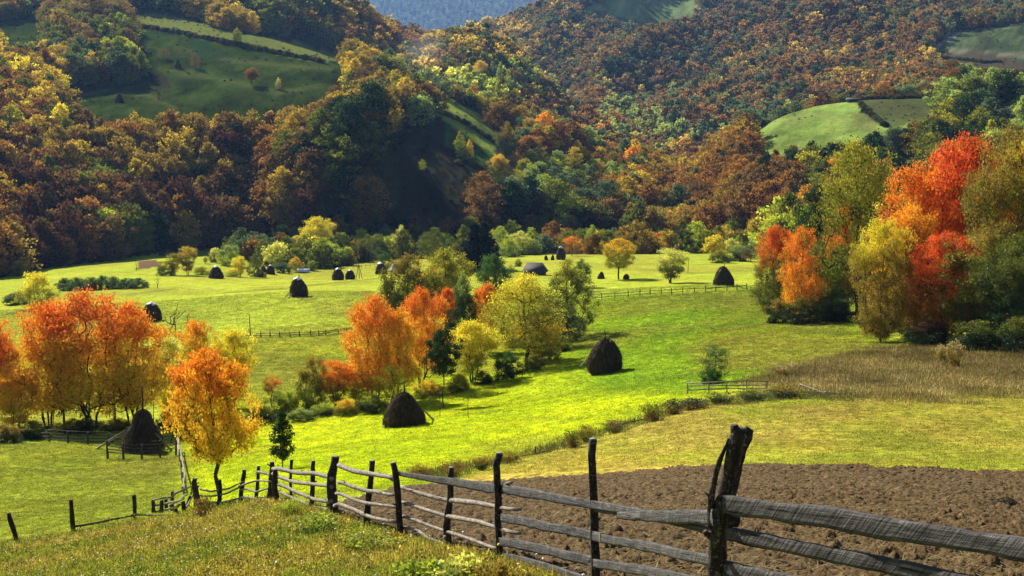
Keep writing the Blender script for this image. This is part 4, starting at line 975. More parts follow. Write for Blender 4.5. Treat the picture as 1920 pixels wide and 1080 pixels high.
# the big forked post
Yb = 10.0
pts = [P(1342, 1290, Yb), P(1343, 1130, Yb), P(1346, 1010, Yb), P(1356, 950, Yb), P(1368, 900, Yb), P(1380, 850, Yb), P(1389, 815, Yb), P(1392, 804, Yb)]
o = pole_piece('post', pts, [.10, .085, .068, .07, .065, .068, .07, .072], M_POST, fence, .004, 40, 14, .22, org, 2)
o['label'] = 'thick dark leaning post with forked top'
pole_piece('split_limb', [P(1337, 990, Yb), P(1332, 935, Yb), P(1340, 890, Yb), P(1350, 858, Yb), P(1360, 835, Yb), P(1366, 822, Yb)], [.035, .034, .026, .020, .016, .008], M_POST, o, .006, 16, 8, .3, org, 4)
for (x, y, r) in ((1377, 797, .028), (1391, 803, .026), (1405, 803, .030)):
    pole_piece('fork_stub', [P(1385, 826, Yb), P((1385 + x) / 2, (826 + y) / 2, Yb), P(x, y, Yb + random.uniform(-.03, .03))], [.05, .038, r], M_POST, o, .004, 6, 9, .35, org)
pole_piece('branch_stub', [P(1345, 1004, Yb), P(1325, 1003, Yb - .03), P(1322, 996, Yb - .04)], [.05, .03, .02], M_POST, o, .002, 6, 7, .3, org)
pole_piece('peg', [P(1362, 975, Yb - .12), P(1383, 978, Yb - .1)], [.05, .045], M_POST, o, .002, 5, 8, .2, org)
# boards
BO = [([(1362, 944), (1500, 964), (1700, 994), (1920, 1030), (2100, 1062)], (.135, .128, .122), .04, -.02, 'widest grey board with ragged upper edge'),
      ([(1360, 1000), (1520, 1032), (1700, 1069), (1940, 1122)], (.10, .094, .09), .04, -.02, None), ([(1362, 1066), (1500, 1098), (1900, 1190)], (.12, .13), .04, -.02, None),
      ([(945, 917), (1106, 945), (1248, 968)], (.125, .10, .05), .04, -.10, None), ([(1162, 966), (1260, 969), (1340, 970)], (.07, .10, .11), .05, -.16, 'short dark splice board'),
      ([(1110, 952), (1240, 972), (1352, 1000)], (.07, .06, .05), .04, .05, None),
      ([(942, 970), (1106, 1003), (1130, 1010)], (.115, .115, .10), .04, -.08, None), ([(1110, 1006), (1230, 1028), (1340, 1054)], (.09, .09, .08), .04, -.06, None),
      ([(940, 1014), (1000, 1026), (1110, 1052)], (.11, .125, .10), .04, -.08, None), ([(1110, 1056), (1210, 1070), (1340, 1100)], (.10, .09), .04, -.06, None),
      ([(940, 1040), (1010, 1058), (1110, 1092)], (.10, .09), .04, -.08, None),
      ([(748, 888), (840, 902), (940, 919)], (.09, .14, .14), .035, -.12, None)]
for k, (pp, h, th, off, lab) in enumerate(BO):
    o = plank('board', [FP(x, y, off) for x, y in pp], h, th, M_PLANK, fence, org, 60 if k < 6 else 36, k * 7 + 3)
    if lab: o['label'] = lab
RA = [([(636, 872), (690, 888), (740, 900)], .075), ([(634, 905), (690, 922), (745, 928)], .06), ([(630, 925), (690, 943), (745, 952)], .05), ([(628, 948), (690, 970), (745, 978)], .065), ([(628, 968), (670, 985), (700, 990)], .04),
      ([(744, 911), (800, 927), (840, 934), (937, 948), (976, 955)], .050), ([(748, 940), (835, 967), (937, 991), (975, 1000)], .050), ([(756, 968), (835, 994), (938, 1029)], .042), ([(758, 990), (800, 1006), (838, 1024)], .045),
      ([(512, 879), (547, 884), (593, 892), (622, 898)], .09), ([(512, 888), (552, 902), (590, 908), (622, 913)], .08), ([(520, 908), (560, 925), (590, 935), (622, 940)], .08), ([(522, 922), (556, 935), (585, 950), (615, 957)], .07),
      ([(483, 886), (506, 888)], .07), ([(448, 912), (468, 905), (480, 902), (508, 903)], .055), ([(450, 919), (480, 920), (504, 916)], .055), ([(450, 933), (476, 936), (504, 938)], .08),
      ([(374, 916), (395, 922), (430, 916), (456, 903)], .06), ([(376, 929), (400, 929), (425, 926), (452, 912)], .06), ([(382, 941), (414, 942), (450, 935)], .07), ([(376, 952), (400, 953), (420, 951)], .05),
      ([(937, 919), (960, 905)], .03)]
for pp, r in RA:
    pole_piece('rail', [FP(x, y, -.1 if k % 2 else .1) for k, (x, y) in enumerate(pp)], [r * .86, r * .8, r * .6], M_RAIL, fence, .03, 16, 7, .2, org, 4)

def simple_fence(name, label, posts, rails, rp, rr, matp, matr, cat='fence', org_px=None, group=None):
    """posts: (px, base, top); rails: lists of (px, py) between posts; everything on the ground under the posts"""
    H = [hit(p[0], p[1], y1=1200) for p in posts]; e = empty(name, H[0]); tag(e, label, cat, group); og = np.array(e.location)
    xs = np.array([p[0] for p in posts], float); ys = np.array([1 / h[1] for h in H]); k = np.argsort(xs); xs, ys = xs[k], ys[k]
    for p, h in zip(posts, H):
        top = P(p[2] if len(p) > 3 else p[0], p[3] if len(p) > 3 else p[2], h[1]); b = h.copy(); b[2] -= .15
        pole_piece('post', [b, (b + top) / 2, top], [rp * 1.1, rp, rp * .85], matp, e, .015, 6, 6, .2, og)
    for r in rails:
        q = [P(x, y, 1 / np.interp(x, xs, ys)) for x, y in r]
        pole_piece('rail', q, [rr, rr * .85], matr, e, .02, 10, 5, .15, og)
    return e
simple_fence('post_fence', 'sparse fence of two straight posts and one low rail, left of the rail tangle',
  [(137, 1001, 133, 937), (254, 976, 251, 928), (330, 970, 330, 953)], [[(139, 987), (190, 978), (250, 967)], [(246, 965), (290, 967), (340, 966)]], .10, .055, M_POST, M_DKRAIL)
e = simple_fence('crooked_post', 'single crooked dark post standing alone at the bottom left', [(34, 1018, 16, 962)], [], .10, .05, M_POST, M_DKRAIL, 'post')
simple_fence('wattle_corner', 'pale tangle of short stakes and bent branches where three fences meet',
  [(288, 962, 287, 936), (303, 962, 303, 938), (312, 958, 311, 936), (322, 957, 323, 922), (345, 965, 343, 940), (352, 950, 356, 930)],
  [[(286, 938), (300, 935), (325, 932)], [(286, 948), (310, 945), (345, 935)], [(287, 960), (310, 955), (335, 950)], [(322, 930), (350, 915), (372, 905)], [(318, 948), (335, 940), (350, 926)], [(338, 968), (355, 940), (372, 912)], [(325, 955), (338, 945), (352, 950)]], .10, .055, M_POST, M_RAIL)
# tall pale fence running away towards the pen
simple_fence('pole_fence', 'narrow pale pole fence running from the tangle up to the haystack pen',
  [(346, 930, 342, 912), (344, 905, 341, 885), (341, 885, 339, 862), (338, 866, 336, 842), (335, 848, 333, 820)],
  [[(347, 905), (345, 885), (341, 862), (337, 840), (333, 818)], [(346, 918), (343, 893), (340, 870), (336, 845), (333, 826)], [(345, 925), (343, 905), (339, 880), (335, 852), (333, 834)]], .085, .07, M_RAIL, M_RAIL)
simple_fence('haystack_pen', 'low round pen of horizontal poles around the pear-shaped haystack',
  [(202, 861, 200, 826), (232, 862, 230, 832), (266, 862, 266, 833), (300, 859, 300, 826), (330, 854, 330, 816)],
  [[(200, 829), (240, 834), (290, 833), (332, 828)], [(200, 835), (245, 841), (300, 840), (332, 833)], [(201, 842), (240, 847), (300, 846), (331, 839)], [(202, 848), (250, 851), (300, 850)], [(205, 829), (225, 818), (240, 812)], [(280, 829), (310, 824), (333, 818)]], .09, .05, M_DKRAIL, M_DKRAIL)
simple_fence('back_pole_fence', 'dark horizontal pole fence behind the haystack pen under the red trees',
  [(92, 829, 90, 808), (128, 832, 127, 809), (165, 834, 165, 810), (205, 836, 205, 812), (320, 832, 325, 804)],
  [[(90, 806), (150, 809), (228, 812)], [(78, 812), (150, 814), (228, 818)], [(80, 818), (150, 821), (228, 823)], [(85, 824), (150, 827), (215, 829)], [(300, 806), (315, 805), (330, 804)], [(300, 812), (330, 811)], [(300, 820), (330, 817)]], .09, .055, M_DKRAIL, M_DKRAIL)
simple_fence('field_fence', 'thin dark post and rail fence crossing the left meadow beyond the yellow tree',
  [(489, 633, 489, 621), (507, 633, 506, 620), (525, 633, 524, 621), (545, 632, 543, 622), (562, 631, 561, 620), (583, 630, 582, 618), (598, 630, 597, 619), (611, 629, 611, 618), (634, 625, 634, 616), (650, 622, 650, 613)],
  [[(430, 630), (490, 629), (545, 628), (612, 625)], [(480, 625), (530, 625), (612, 621)], [(611, 621), (634, 617), (660, 614)], [(611, 625), (634, 621), (660, 618)], [(602, 628), (611, 619)], [(611, 623), (634, 619), (660, 616)]], .09, .05, M_DKRAIL, M_DKRAIL)
simple_fence('meadow_fence', 'dark post and rail fence crossing the right meadow below the amber tree',
  [(1104, 563, 1104, 549), (1129, 562, 1128, 550), (1153, 560, 1153, 546), (1178, 558, 1178, 544), (1200, 556, 1200, 542), (1219, 554, 1219, 541), (1240, 553, 1240, 541), (1259, 552, 1259, 540), (1280, 551, 1280, 538), (1302, 549, 1302, 538), (1323, 548, 1323, 536), (1342, 547, 1342, 536), (1363, 546, 1363, 534), (1382, 545, 1382, 532), (1400, 543, 1400, 531)],
  [[(1104, 552), (1153, 550), (1219, 545), (1300, 541), (1400, 535)], [(1106, 559), (1153, 555), (1219, 550), (1280, 547)], [(1104, 550), (1118, 562)], [(1325, 541), (1400, 536)], [(1384, 536), (1398, 543)]], .10, .06, M_DKRAIL, M_DKRAIL)
simple_fence('valley_fence', 'faint low stake fence behind the pair of haystacks', [(x, 505 - (x - 660) * .12, 498 - (x - 660) * .12) for x in range(662, 712, 8)], [[(662, 501), (710, 495)]], .06, .04, M_DKRAIL, M_DKRAIL)
simple_fence('log_rail_fence', 'short pale stretch of split rails at the end of the hedge strip',
  [(1290, 738, 1289, 716), (1330, 738, 1329, 714), (1363, 736, 1362, 713), (1400, 734, 1400, 713), (1438, 731, 1438, 713)],
  [[(1288, 718), (1330, 717), (1352, 715), (1400, 713), (1442, 716)], [(1288, 724), (1360, 722), (1442, 722)], [(1290, 731), (1360, 729), (1440, 728)]], .06, .055, M_RAIL, M_RAIL)
simple_fence('fallen_rails', 'two long pale rails lying in the dry grass right of the split rail stretch', [(1502, 728, 1502, 720), (1550, 741, 1550, 734)], [[(1500, 720), (1525, 729), (1555, 739)], [(1545, 735), (1575, 739), (1598, 742)], [(1530, 734), (1548, 737), (1560, 737)]], .05, .06, M_RAIL, M_RAIL)
simple_fence('hedge_rail', 'low dark rail running through the weeds of the hedge strip', [(1004, 853, 1004, 837), (1190, 793, 1190, 784)], [[(975, 855), (1004, 850), (1060, 838)], [(1150, 800), (1180, 792), (1215, 784)]], .05, .045, M_DKRAIL, M_DKRAIL)
# stakes and poles that stand alone
def stake(name, label, px, base, top, r, dx=0, cat='post', twigs=0):
    h = hit(px, base, y1=1200); e = empty(name, h); tag(e, label, cat); t = P(px + dx, top, h[1])
    pole_piece('shaft', [h - (0, 0, .1), (h + t) / 2, t], [r, r * .8, r * .5], M_DKRAIL, e, .03, 8, 5, .2, h, twigs); return e
stake('stake', 'thin tall stake on the grass right of the broad haystack', 878, 784, 728, .035)
stake('stake', 'thin stake beside the young dark green tree, left of the other stake', 825, 783, 730, .04)
stake('snag', 'thin dead snag at the left end of the field fence', 470, 629, 588, .09, -3, 'dead tree', 5)
stake('utility_pole', 'thin pole beside the small ploughed plot on the left meadow', 256, 508, 478, .10, -2, 'pole')
stake('utility_pole', 'thin upright pole on the right meadow left of the pointed haystack', 1290, 512, 484, .10, 1, 'pole')
stake('stake', 'short pole rising behind the haystack pen', 288, 800, 755, .06)
e = empty('hay_tripod', hit(673, 523)); tag(e, 'pole tripod for drying hay beside the pair of haystacks', 'tripod'); og = np.array(e.location)
for dx, dy in ((-6, 1), (6, 1), (1, -1)):
    pole_piece('leg', [og + np.array((dx * og[1] / F, dy * .4, 0)), og + np.array((0, 0, 4.2))], [.10, .06], M_DKRAIL, e, .02, 5, 5, .1, og)

# ------------------------------------------------------------------ buildings
def roof_mat(name, c0, c1, rough=.8):
    m, nt, out = mat_new(name); co = N(nt, 'ShaderNodeTexCoord').outputs['Object']; n = noise(nt, co, 2.5, 6, .7)
    principled(nt, out, ramp(nt, n, [(.3, c0), (.7, c1)]), rough, n, .6, .08); return m
M_DROOF = roof_mat('dark_shingles', (.02, .018, .017), (.075, .066, .06)); M_GROOF = roof_mat('grey_sheet', (.22, .23, .25), (.40, .42, .45), .5)
M_WALL = roof_mat('timber_wall', (.05, .035, .025), (.13, .095, .07)); M_BLUE = roof_mat('pale_blue_sheet', (.50, .58, .72), (.72, .78, .85), .4); M_WHITE = roof_mat('limewash', (.45, .44, .42), (.65, .63, .6))
M_DARK = roof_mat('dark_opening', (.01, .01, .01), (.02, .02, .02))
def barn(name, label, px, base, w, wall, roof, rotz, matr, matw, hip=.35, depth=.7, cat='barn', y1=1200, Y=None):
    p = hit(px, base, y1=y1) if Y is None else np.array((P(px, base, Y)[0], Y, float(zat(P(px, base, Y)[0], Y)))); e = empty(name, p); e.rotation_euler = (0, 0, rotz); tag(e, label, cat)
    W = w / F * p[1]; D = W * depth; h = wall / F * p[1]; r = roof / F * p[1]; a, b = W / 2, D / 2
    mb = MB(); mb.add([(-a, -b, -.8), (a, -b, -.8), (a, b, -.8), (-a, b, -.8), (-a, -b, h), (a, -b, h), (a, b, h), (-a, b, h)], [(0, 1, 5, 4), (1, 2, 6, 5), (2, 3, 7, 6), (3, 0, 4, 7)])
    wl = mb.build('wall', matw, e)
    mb = MB(); o = .10 * W; a2, b2 = a + o, b + o; rx = a2 * (1 - hip); z0 = h - .12; mb.add([(-a2, -b2, z0), (a2, -b2, z0), (a2, b2, z0), (-a2, b2, z0), (-rx, 0, h + r), (rx, 0, h + r), (-a2, -b2, z0 + .12), (a2, -b2, z0 + .12), (a2, b2, z0 + .12), (-a2, b2, z0 + .12)],
        [(6, 7, 5, 4), (8, 9, 4, 5), (0, 1, 7, 6), (1, 2, 8, 7), (2, 3, 9, 8), (3, 0, 6, 9), (3, 2, 1, 0)], [(7, 8, 5), (9, 6, 4)])
    mb.build('roof', matr, e)
    mb = MB(); dw = W * .09; mb.add([(-dw, -b - .03, -.1), (dw, -b - .03, -.1), (dw, -b - .03, h * .8), (-dw, -b - .03, h * .8), (-dw, -b + .05, -.1), (dw, -b + .05, -.1), (dw, -b + .05, h * .8), (-dw, -b + .05, h * .8)], [(0, 1, 2, 3), (1, 5, 6, 2), (4, 0, 3, 7), (3, 2, 6, 7)]); mb.build('door', M_DARK, e)
    return e
barn('barn', 'dark barn with steep hipped shingle roof behind the pale yellow tree', 1003, 516, 38, 7, 17, R(-12), M_DROOF, M_WALL, .35)
barn('shed', 'small shed with grey sheet roof beside the hedgerow trees', 744, 513, 20, 7, 14, R(55), M_GROOF, M_WALL, .05)
barn('sheet_shelter', 'low shelter with pale blue sheet roof among the yellow shrubs', 569, 511, 20, 2, 5, R(8), M_BLUE, M_WALL, .02)
barn('farmhouse', 'grey-roofed farmhouse below the yellow tree on the upper ridge', 868, 168, 22, 8, 9, R(25), M_GROOF, M_WHITE, .02, .6, 'house', Y=955)
barn('farmhouse', 'long low farmhouse on the crest of the sunlit knoll', 1601, 176, 24, 3.5, 4, R(-4), M_DROOF, M_WALL, .1, .35, 'house', Y=940)

# ------------------------------------------------------------------ trees and shrubs one can tell apart
G1 = 'autumn trees of the left grove'
plant('maple_tree', 92, 800, 550, 165, 'multi', ('redorange', 'amber', .55, .3), 'orange and red topped maple on the left side of the big left grove', group=G1)
plant('maple_tree', 170, 803, 531, 205, 'multi', ('red', 'amber', .6, .3), 'tallest red-crowned maple in the middle of the left grove', group=G1)
plant('maple_tree', 248, 798, 556, 150, 'multi', ('redorange', 'amber', .6, .3), 'orange-red maple on the right side of the left grove, above the haystack pen', group=G1)
plant('maple_tree', -8, 805, 585, 105, 'broad', ('red', 'orange', .45, .3), 'red maple cut by the left edge of the picture', group=G1)
plant('maple_tree', 30, 812, 680, 95, 'vase', ('orange', 'amber', .6, .4), 'low orange maple at the foot of the left grove', group=G1)
plant('maple_tree', 120, 795, 640, 130, 'thin', ('amber', 'olive', .5, .3), 'olive and amber understorey tree inside the left grove', group=G1)
plant('maple_tree', 215, 790, 630, 120, 'thin', ('amber', 'yellow', .5, .3), 'yellow lower tree behind the trunks of the left grove', group=G1)
plant('cherry_tree', 372, 775, 596, 105, 'broad', ('redorange', 'yellow', .8, .35), 'yellow tree with red-orange tip behind the single orange tree', group=G1)
plant('cherry_tree', 438, 765, 612, 90, 'vase', ('yellow', 'oliveyel', .3, .2), 'yellow tree reaching out to the right of the single orange tree', group=G1)
plant('birch_tree', 318, 790, 630, 80, 'vase', ('paleyellow', 'yellow', .5, .2), 'pale yellow tree left of the single orange tree', group=G1)
plant('bare_tree', 332, 765, 556, 70, 'bare', ('tan', 'tan'), 'leafless slender tree rising above the yellow crowns', 'tree')
plant('cherry_tree', 413, 946, 645, 172, 'fenceside', ('redorange', 'amber', .72, .5), 'single orange tree with bare dark trunk standing at the fence', group=None)
plant('pear_tree', 530, 882, 768, 52, 'sap', ('dkgreen', 'dkgreen', .5, .1), 'slim dark green sapling on the bright grass behind the fence')
plant('dogwood_shrub', 510, 765, 700, 48, 'thin', ('red', 'olive', .6, .3), 'sparse shrub with a few red leaves left of the hedgerow', 'shrub')
plant('shrub', 538, 775, 728, 50, 'bush', ('lime', 'olive'), 'yellow green bush between the red-leaved shrub and the hedgerow', 'shrub')
G2 = 'trees of the middle hedgerow'
plant('hazel_shrub', 588, 768, 664, 62, 'shrub', ('bronze', 'olive', .6, .3), 'brown green hazel at the left end of the middle hedgerow', 'shrub', G2)
plant('maple_tree', 630, 766, 668, 62, 'vase', ('redorange', 'bronze', .5, .35), 'small red-orange maple low at the left of the hedgerow', group=G2)
plant('maple_tree', 703, 756, 545, 118, 'multi', ('redorange', 'orange', .66, .4), 'large orange-red maple in front of the middle hedgerow', group=G2)
plant('maple_tree', 748, 752, 572, 85, 'broad', ('orange', 'amber', .55, .3), 'bright orange maple between two redder ones of the hedgerow', group=G2)
plant('maple_tree', 790, 728, 532, 100, 'multi', ('red', 'orange', .75, .45), 'orange-brown maple with rusty tip right of the large orange-red one', group=G2)
plant('maple_tree', 668, 760, 690, 80, 'vase', ('orange', 'oliveyel', .5, .3), 'low orange and olive tree under the large orange-red maple', group=G2)
plant('maple_tree', 735, 762, 680, 85, 'thin', ('yellow', 'oliveyel', .5, .3), 'low yellow tree under the bright orange maple', group=G2)
plant('ash_tree', 832, 765, 614, 68, 'round', ('dkgreen', 'dkgreen', .5, .1), 'round dark green young tree on a thin bare trunk', group=G2)
plant('willow_tree', 887, 716, 598, 100, 'vase', ('yellow', 'oliveyel', .45, .25), 'yellow pollard willow right of the round dark green tree', group=G2)
plant('shrub', 950, 712, 656, 60, 'shrub', ('green', 'dkgreen', .5, .2), 'dark green bush at the hedgerow foot under the pale yellow tree', 'shrub', G2)
plant('linden_tree', 988, 690, 503, 158, 'wild', ('yellow', 'oliveyel', .7, .35), 'tall pale yellow tree with dark trunk, biggest of the hedgerow', group=G2)
plant('linden_tree', 1010, 680, 590, 110, 'vase', ('amber', 'oliveyel', .5, .3), 'lower amber side tree at the right foot of the tall pale yellow tree', group=G2)
plant('oak_tree', 1063, 632, 480, 112, 'olive', ('oliveyel', 'olive', .8, .3), 'feathery olive tree at the right end of the hedgerow', group=G2)
plant('oak_tree', 1040, 655, 552, 100, 'olive', ('olive', 'dkgreen', .8, .2), 'dark olive tree in the shade of the feathery one', group=G2)
plant('ivy_tree', 868, 664, 506, 62, 'olive', ('palegreen', 'dkgreen', .85, .2), 'dark ivy-clad tree with pale top in the middle of the hedgerow', group=G2)
plant('oak_tree', 765, 640, 470, 96, 'broad', ('bronze', 'olive', .72, .35), 'bronze-topped olive oak behind the orange maples', group=G2)
plant('oak_tree', 835, 625, 464, 115, 'broad', ('oliveyel', 'olive', .55, .35), 'wide olive yellow oak behind the ivy-clad tree', group=G2)
plant('oak_tree', 725, 640, 520, 70, 'olive', ('olive', 'olive', .5, .2), 'low olive tree at the back left of the hedgerow', group=G2)
plant('apple_tree', 925, 590, 472, 74, 'broad', ('green', 'olive', .4, .2), 'green tree with airy crown left of the dark barn', group=G2)
plant('maple_tree', 812, 612, 492, 42, 'vase', ('red', 'orange', .4, .2), 'small red crown poking out between the olive oaks', group=G2)
plant('maple_tree', 838, 660, 536, 45, 'vase', ('red', 'bronze', .5, .2), 'dull red small tree just left of the ivy-clad tree', group=G2)
plant('maple_tree', 912, 660, 530, 62, 'vase', ('redorange', 'amber', .6, .3), 'red and amber small tree just right of the ivy-clad tree', group=G2)
plant('maple_tree', 1027, 640, 566, 40, 'thin', ('red', 'bronze', .4, .2), 'few red leaves on a slim tree right of the tall pale yellow one', group=G2)
plant('elm_tree', 1090, 540, 484, 44, 'olive', ('green', 'dkgreen', .5, .2), 'dark round green tree behind the feathery olive tree', group=G2)
plant('shrub', 972, 500, 485, 14, 'shrub', ('oliveyel', 'green'), 'tiny round bush left of the dark barn', 'shrub')
for k, (x, b, t, w, c, l) in enumerate([(1085, 622, 592, 34, ('palegreen', 'olive'), 'highest pale green bush on the right flank of the hedgerow'), (1070, 642, 612, 36, ('lime', 'olive'), 'yellow green bush second down on the hedgerow flank'),
    (1053, 660, 630, 40, ('palegreen', 'dkgreen'), 'pale green bush halfway down the hedgerow flank'), (1030, 676, 645, 42, ('oliveyel', 'olive'), 'olive yellow bush on the lower hedgerow flank'),
    (1000, 694, 664, 44, ('bronze', 'olive'), 'brownish bush at the foot of the tall pale yellow tree'), (905, 720, 696, 44, ('olive', 'dkgreen'), 'low dark bush under the yellow pollard willow'),
    (860, 735, 700, 46, ('oliveyel', 'olive'), 'olive bush between the round dark tree and the willow'), (800, 745, 712, 60, ('amber', 'olive'), 'amber bush at the foot of the orange-brown maple'),
    (700, 775, 738, 60, ('olive', 'dkgreen'), 'dark bush left of the broad haystack'), (650, 778, 748, 55, ('amber', 'olive'), 'yellowish bush at the bottom left of the hedgerow'),
    (605, 780, 755, 50, ('lime', 'dkgreen'), 'low green bush at the hedgerow bottom left'), (565, 790, 766, 56, ('palegreen', 'dkgreen'), 'pale green bramble right of the dark green sapling'),
    (492, 793, 760, 60, ('olive', 'dkgreen'), 'dark bramble behind the dark green sapling'), (455, 800, 772, 50, ('lime', 'dkgreen'), 'bramble right of the single orange tree trunk'),
    (370, 800, 764, 60, ('olive', 'dkgreen'), 'dark bramble left of the single orange tree trunk'), (315, 802, 770, 44, ('green', 'dkgreen'), 'dark green bush right of the pear-shaped haystack'),
    (150, 812, 785, 90, ('olive', 'dkgreen'), 'dark undergrowth bush under the left grove trunks'), (60, 822, 790, 90, ('olive', 'dkgreen'), 'dark undergrowth bush at the left end of the pole fence'),
    (10, 830, 795, 70, ('bronze', 'dkgreen'), 'brown undergrowth bush at the left picture edge'), (215, 808, 784, 60, ('bronze', 'dkgreen'), 'brownish undergrowth bush left of the pear-shaped haystack')]):
    plant('shrub', x, b, t, w, 'bush', c, l, 'shrub', 'bushes along the hedgerow and grove foot')
# lone trees on the meadow
plant('apple_tree', 1160, 524, 447, 66, 'lone', ('amber', 'oliveyel', .6, .3), 'round amber tree standing alone on the right meadow')
plant('willow_tree', 1257, 531, 462, 60, 'vase', ('paleyellow', 'olive', .5, .3), 'yellow tree with dark base right of the round amber tree')
plant('spruce_tree', 890, 508, 420, 66, 'conifer', ('pine', 'pine', .5, .1), 'black-green spruce, the left of two above the hedgerow', group='dark spruces')
plant('spruce_tree', 908, 506, 414, 62, 'conifer', ('pine', 'pine', .5, .1), 'black-green spruce, the right and taller of two above the hedgerow', group='dark spruces')
plant('linden_tree', 595, 484, 406, 72, 'broad', ('yellow', 'yellow', .5, .2), 'bright yellow tree glowing before the dark maroon wood')
plant('elm_tree', 752, 485, 421, 38, 'olive', ('paleyellow', 'oliveyel', .5, .2), 'slim pale yellow tree between greener ones in the valley row')
plant('elm_tree', 815, 490, 424, 62, 'olive', ('olive', 'olive', .5, .3), 'olive green domed tree in the valley row left of the spruces')
plant('elm_tree', 724, 470, 416, 34, 'olive', ('greygreen', 'greygreen', .5, .3), 'grey green round tree at the top of the valley row')
plant('elm_tree', 690, 492, 438, 46, 'olive', ('olive', 'greygreen', .5, .3), 'olive round tree behind the pale-capped haystacks')
plant('elm_tree', 938, 480, 422, 50, 'olive', ('lime', 'palegreen', .5, .3), 'lime tree just right of the spruces')
plant('elm_tree', 975, 478, 430, 52, 'olive', ('paleyellow', 'lime', .5, .3), 'pale yellow round tree second right of the spruces')
plant('shrub', 955, 482, 446, 46, 'shrub', ('lime', 'palegreen', .5, .3), 'bright lime bush in front of the trees right of the spruces', 'shrub')
plant('elm_tree', 1110, 476, 420, 34, 'olive', ('lime', 'olive', .5, .3), 'yellow green upright tree behind the right meadow')
plant('cherry_tree', 1072, 480, 440, 40, 'thin', ('redorange', 'rust', .5, .3), 'sparse orange tree beside the tall pale-capped haystack')
plant('cherry_tree', 1205, 474, 444, 34, 'vase', ('red', 'rust', .5, .2), 'dark red shrub, left of two behind the amber tree', 'shrub')
plant('cherry_tree', 1238, 474, 437, 46, 'vase', ('red', 'red', .5, .2), 'brighter red shrub, right of two behind the amber tree', 'shrub')
plant('elm_tree', 1280, 476, 411, 42, 'olive', ('dkgreen', 'dkgreen', .5, .2), 'dark green tree at the back of the right meadow')
plant('elm_tree', 1065, 450, 398, 34, 'olive', ('lime', 'olive', .5, .3), 'small lime dome behind the valley row')
plant('maple_tree', 1165, 470, 424, 44, 'olive', ('orange', 'oliveyel', .6, .3), 'orange and olive tree behind the amber tree')
plant('shrub', 1350, 493, 468, 46, 'bush', ('oliveyel', 'olive', .6, .2), 'rounded olive bush at the top of the right meadow', 'shrub')
plant('shrub', 1385, 490, 458, 50, 'bush', ('palegreen', 'dkgreen', .6, .2), 'pale green bush right of the rounded olive bush', 'shrub')
plant('elm_tree', 1408, 492, 450, 44, 'thin', ('greygreen', 'brown', .5, .2), 'greyish half-bare tree at the right end of the far meadow edge')
# orchard on the left meadow
for k, (x, b, t, w, kd, c, l) in enumerate([(352, 516, 459, 36, 'vase', ('gold', 'bronze'), 'golden brown tree of the orchard, tallest at its left end'), (328, 516, 474, 30, 'vase', ('oliveyel', 'gold'), 'thin yellowish tree left of the golden brown one'),
    (311, 517, 488, 36, 'shrub', ('oliveyel', 'olive'), 'olive bush at the left end of the orchard'), (378, 515, 500, 32, 'bush', ('oliveyel', 'lime'), 'low yellow bush between the golden tree and the haystack'),
    (402, 492, 464, 26, 'shrub', ('paleyellow', 'olive'), 'pale yellow bush above the capped orchard haystack'), (430, 498, 458, 44, 'shrub', ('palegreen', 'lime'), 'pale green rounded tree in the orchard centre'),
    (450, 520, 478, 28, 'vase', ('yellow', 'yellow'), 'bright yellow small tree in the orchard'), (436, 519, 502, 30, 'bush', ('yellow', 'lime'), 'low bright yellow bush right of the orchard haystack'),
    (478, 521, 474, 32, 'olive', ('olive', 'olive'), 'olive tree with bare trunk at the right end of the orchard'), (455, 470, 440, 30, 'olive', ('palegreen', 'greygreen'), 'pale green tree at the upper orchard edge'),
    (476, 472, 446, 32, 'olive', ('paleyellow', 'olive'), 'pale yellow tree beside the upper orchard edge'), (555, 510, 480, 32, 'olive', ('amber', 'oliveyel'), 'round amber tree next to the pale blue roof'),
    (585, 508, 488, 20, 'shrub', ('palegreen', 'olive'), 'small pale bush right of the pale blue roof'), (385, 494, 480, 12, 'vase', ('paleyellow', 'tan'), 'tiny pale shrub on the slope above the orchard'),
    (618, 498, 455, 46, 'shrub', ('paleyellow', 'oliveyel'), 'pale yellow thicket above the pair of haystacks'), (650, 498, 462, 40, 'shrub', ('lime', 'olive'), 'lime thicket right above the pair of haystacks'),
    (722, 508, 470, 34, 'olive', ('green', 'olive'), 'green tree leaning over the dark haystack by the shed'), (493, 520, 510, 16, 'bush', ('bronze', 'olive'), 'brown bush in front of the three crowded haystacks'),
    (530, 512, 492, 30, 'bush', ('greygreen', 'dkgreen'), 'grey green bush behind the crowded haystacks'), (510, 498, 466, 40, 'shrub', ('greygreen', 'greygreen'), 'grey green thicket above the crowded haystacks'),
    (545, 486, 462, 44, 'shrub', ('greygreen', 'olive'), 'grey green thicket left below the bright yellow tree'), (585, 490, 470, 44, 'shrub', ('greygreen', 'dkgreen'), 'dark grey green thicket below the bright yellow tree')]):
    plant('fruit_tree' if kd in ('vase', 'olive') else 'shrub', x, b, t, w, kd, (c[0], c[1], .55, .3), l, 'tree' if kd in ('vase', 'olive') else 'shrub', 'orchard trees and bushes')
plant('willow_shrub', 72, 578, 508, 78, 'shrub', ('yellow', 'oliveyel', .5, .3), 'big rounded yellow bush on the left meadow', 'shrub')
plant('shrub', 36, 518, 487, 34, 'shrub', ('oliveyel', 'bronze', .5, .3), 'round bronze green bush before the dark wood at the far left', 'shrub')
plant('shrub', 30, 572, 548, 50, 'bush', ('greygreen', 'dkgreen', .5, .3), 'dark bramble left of the big yellow bush', 'shrub')
plant('bare_shrub', 295, 540, 518, 22, 'bare', ('tan', 'tan'), 'leafless small shrub right of the bramble thicket', 'shrub')
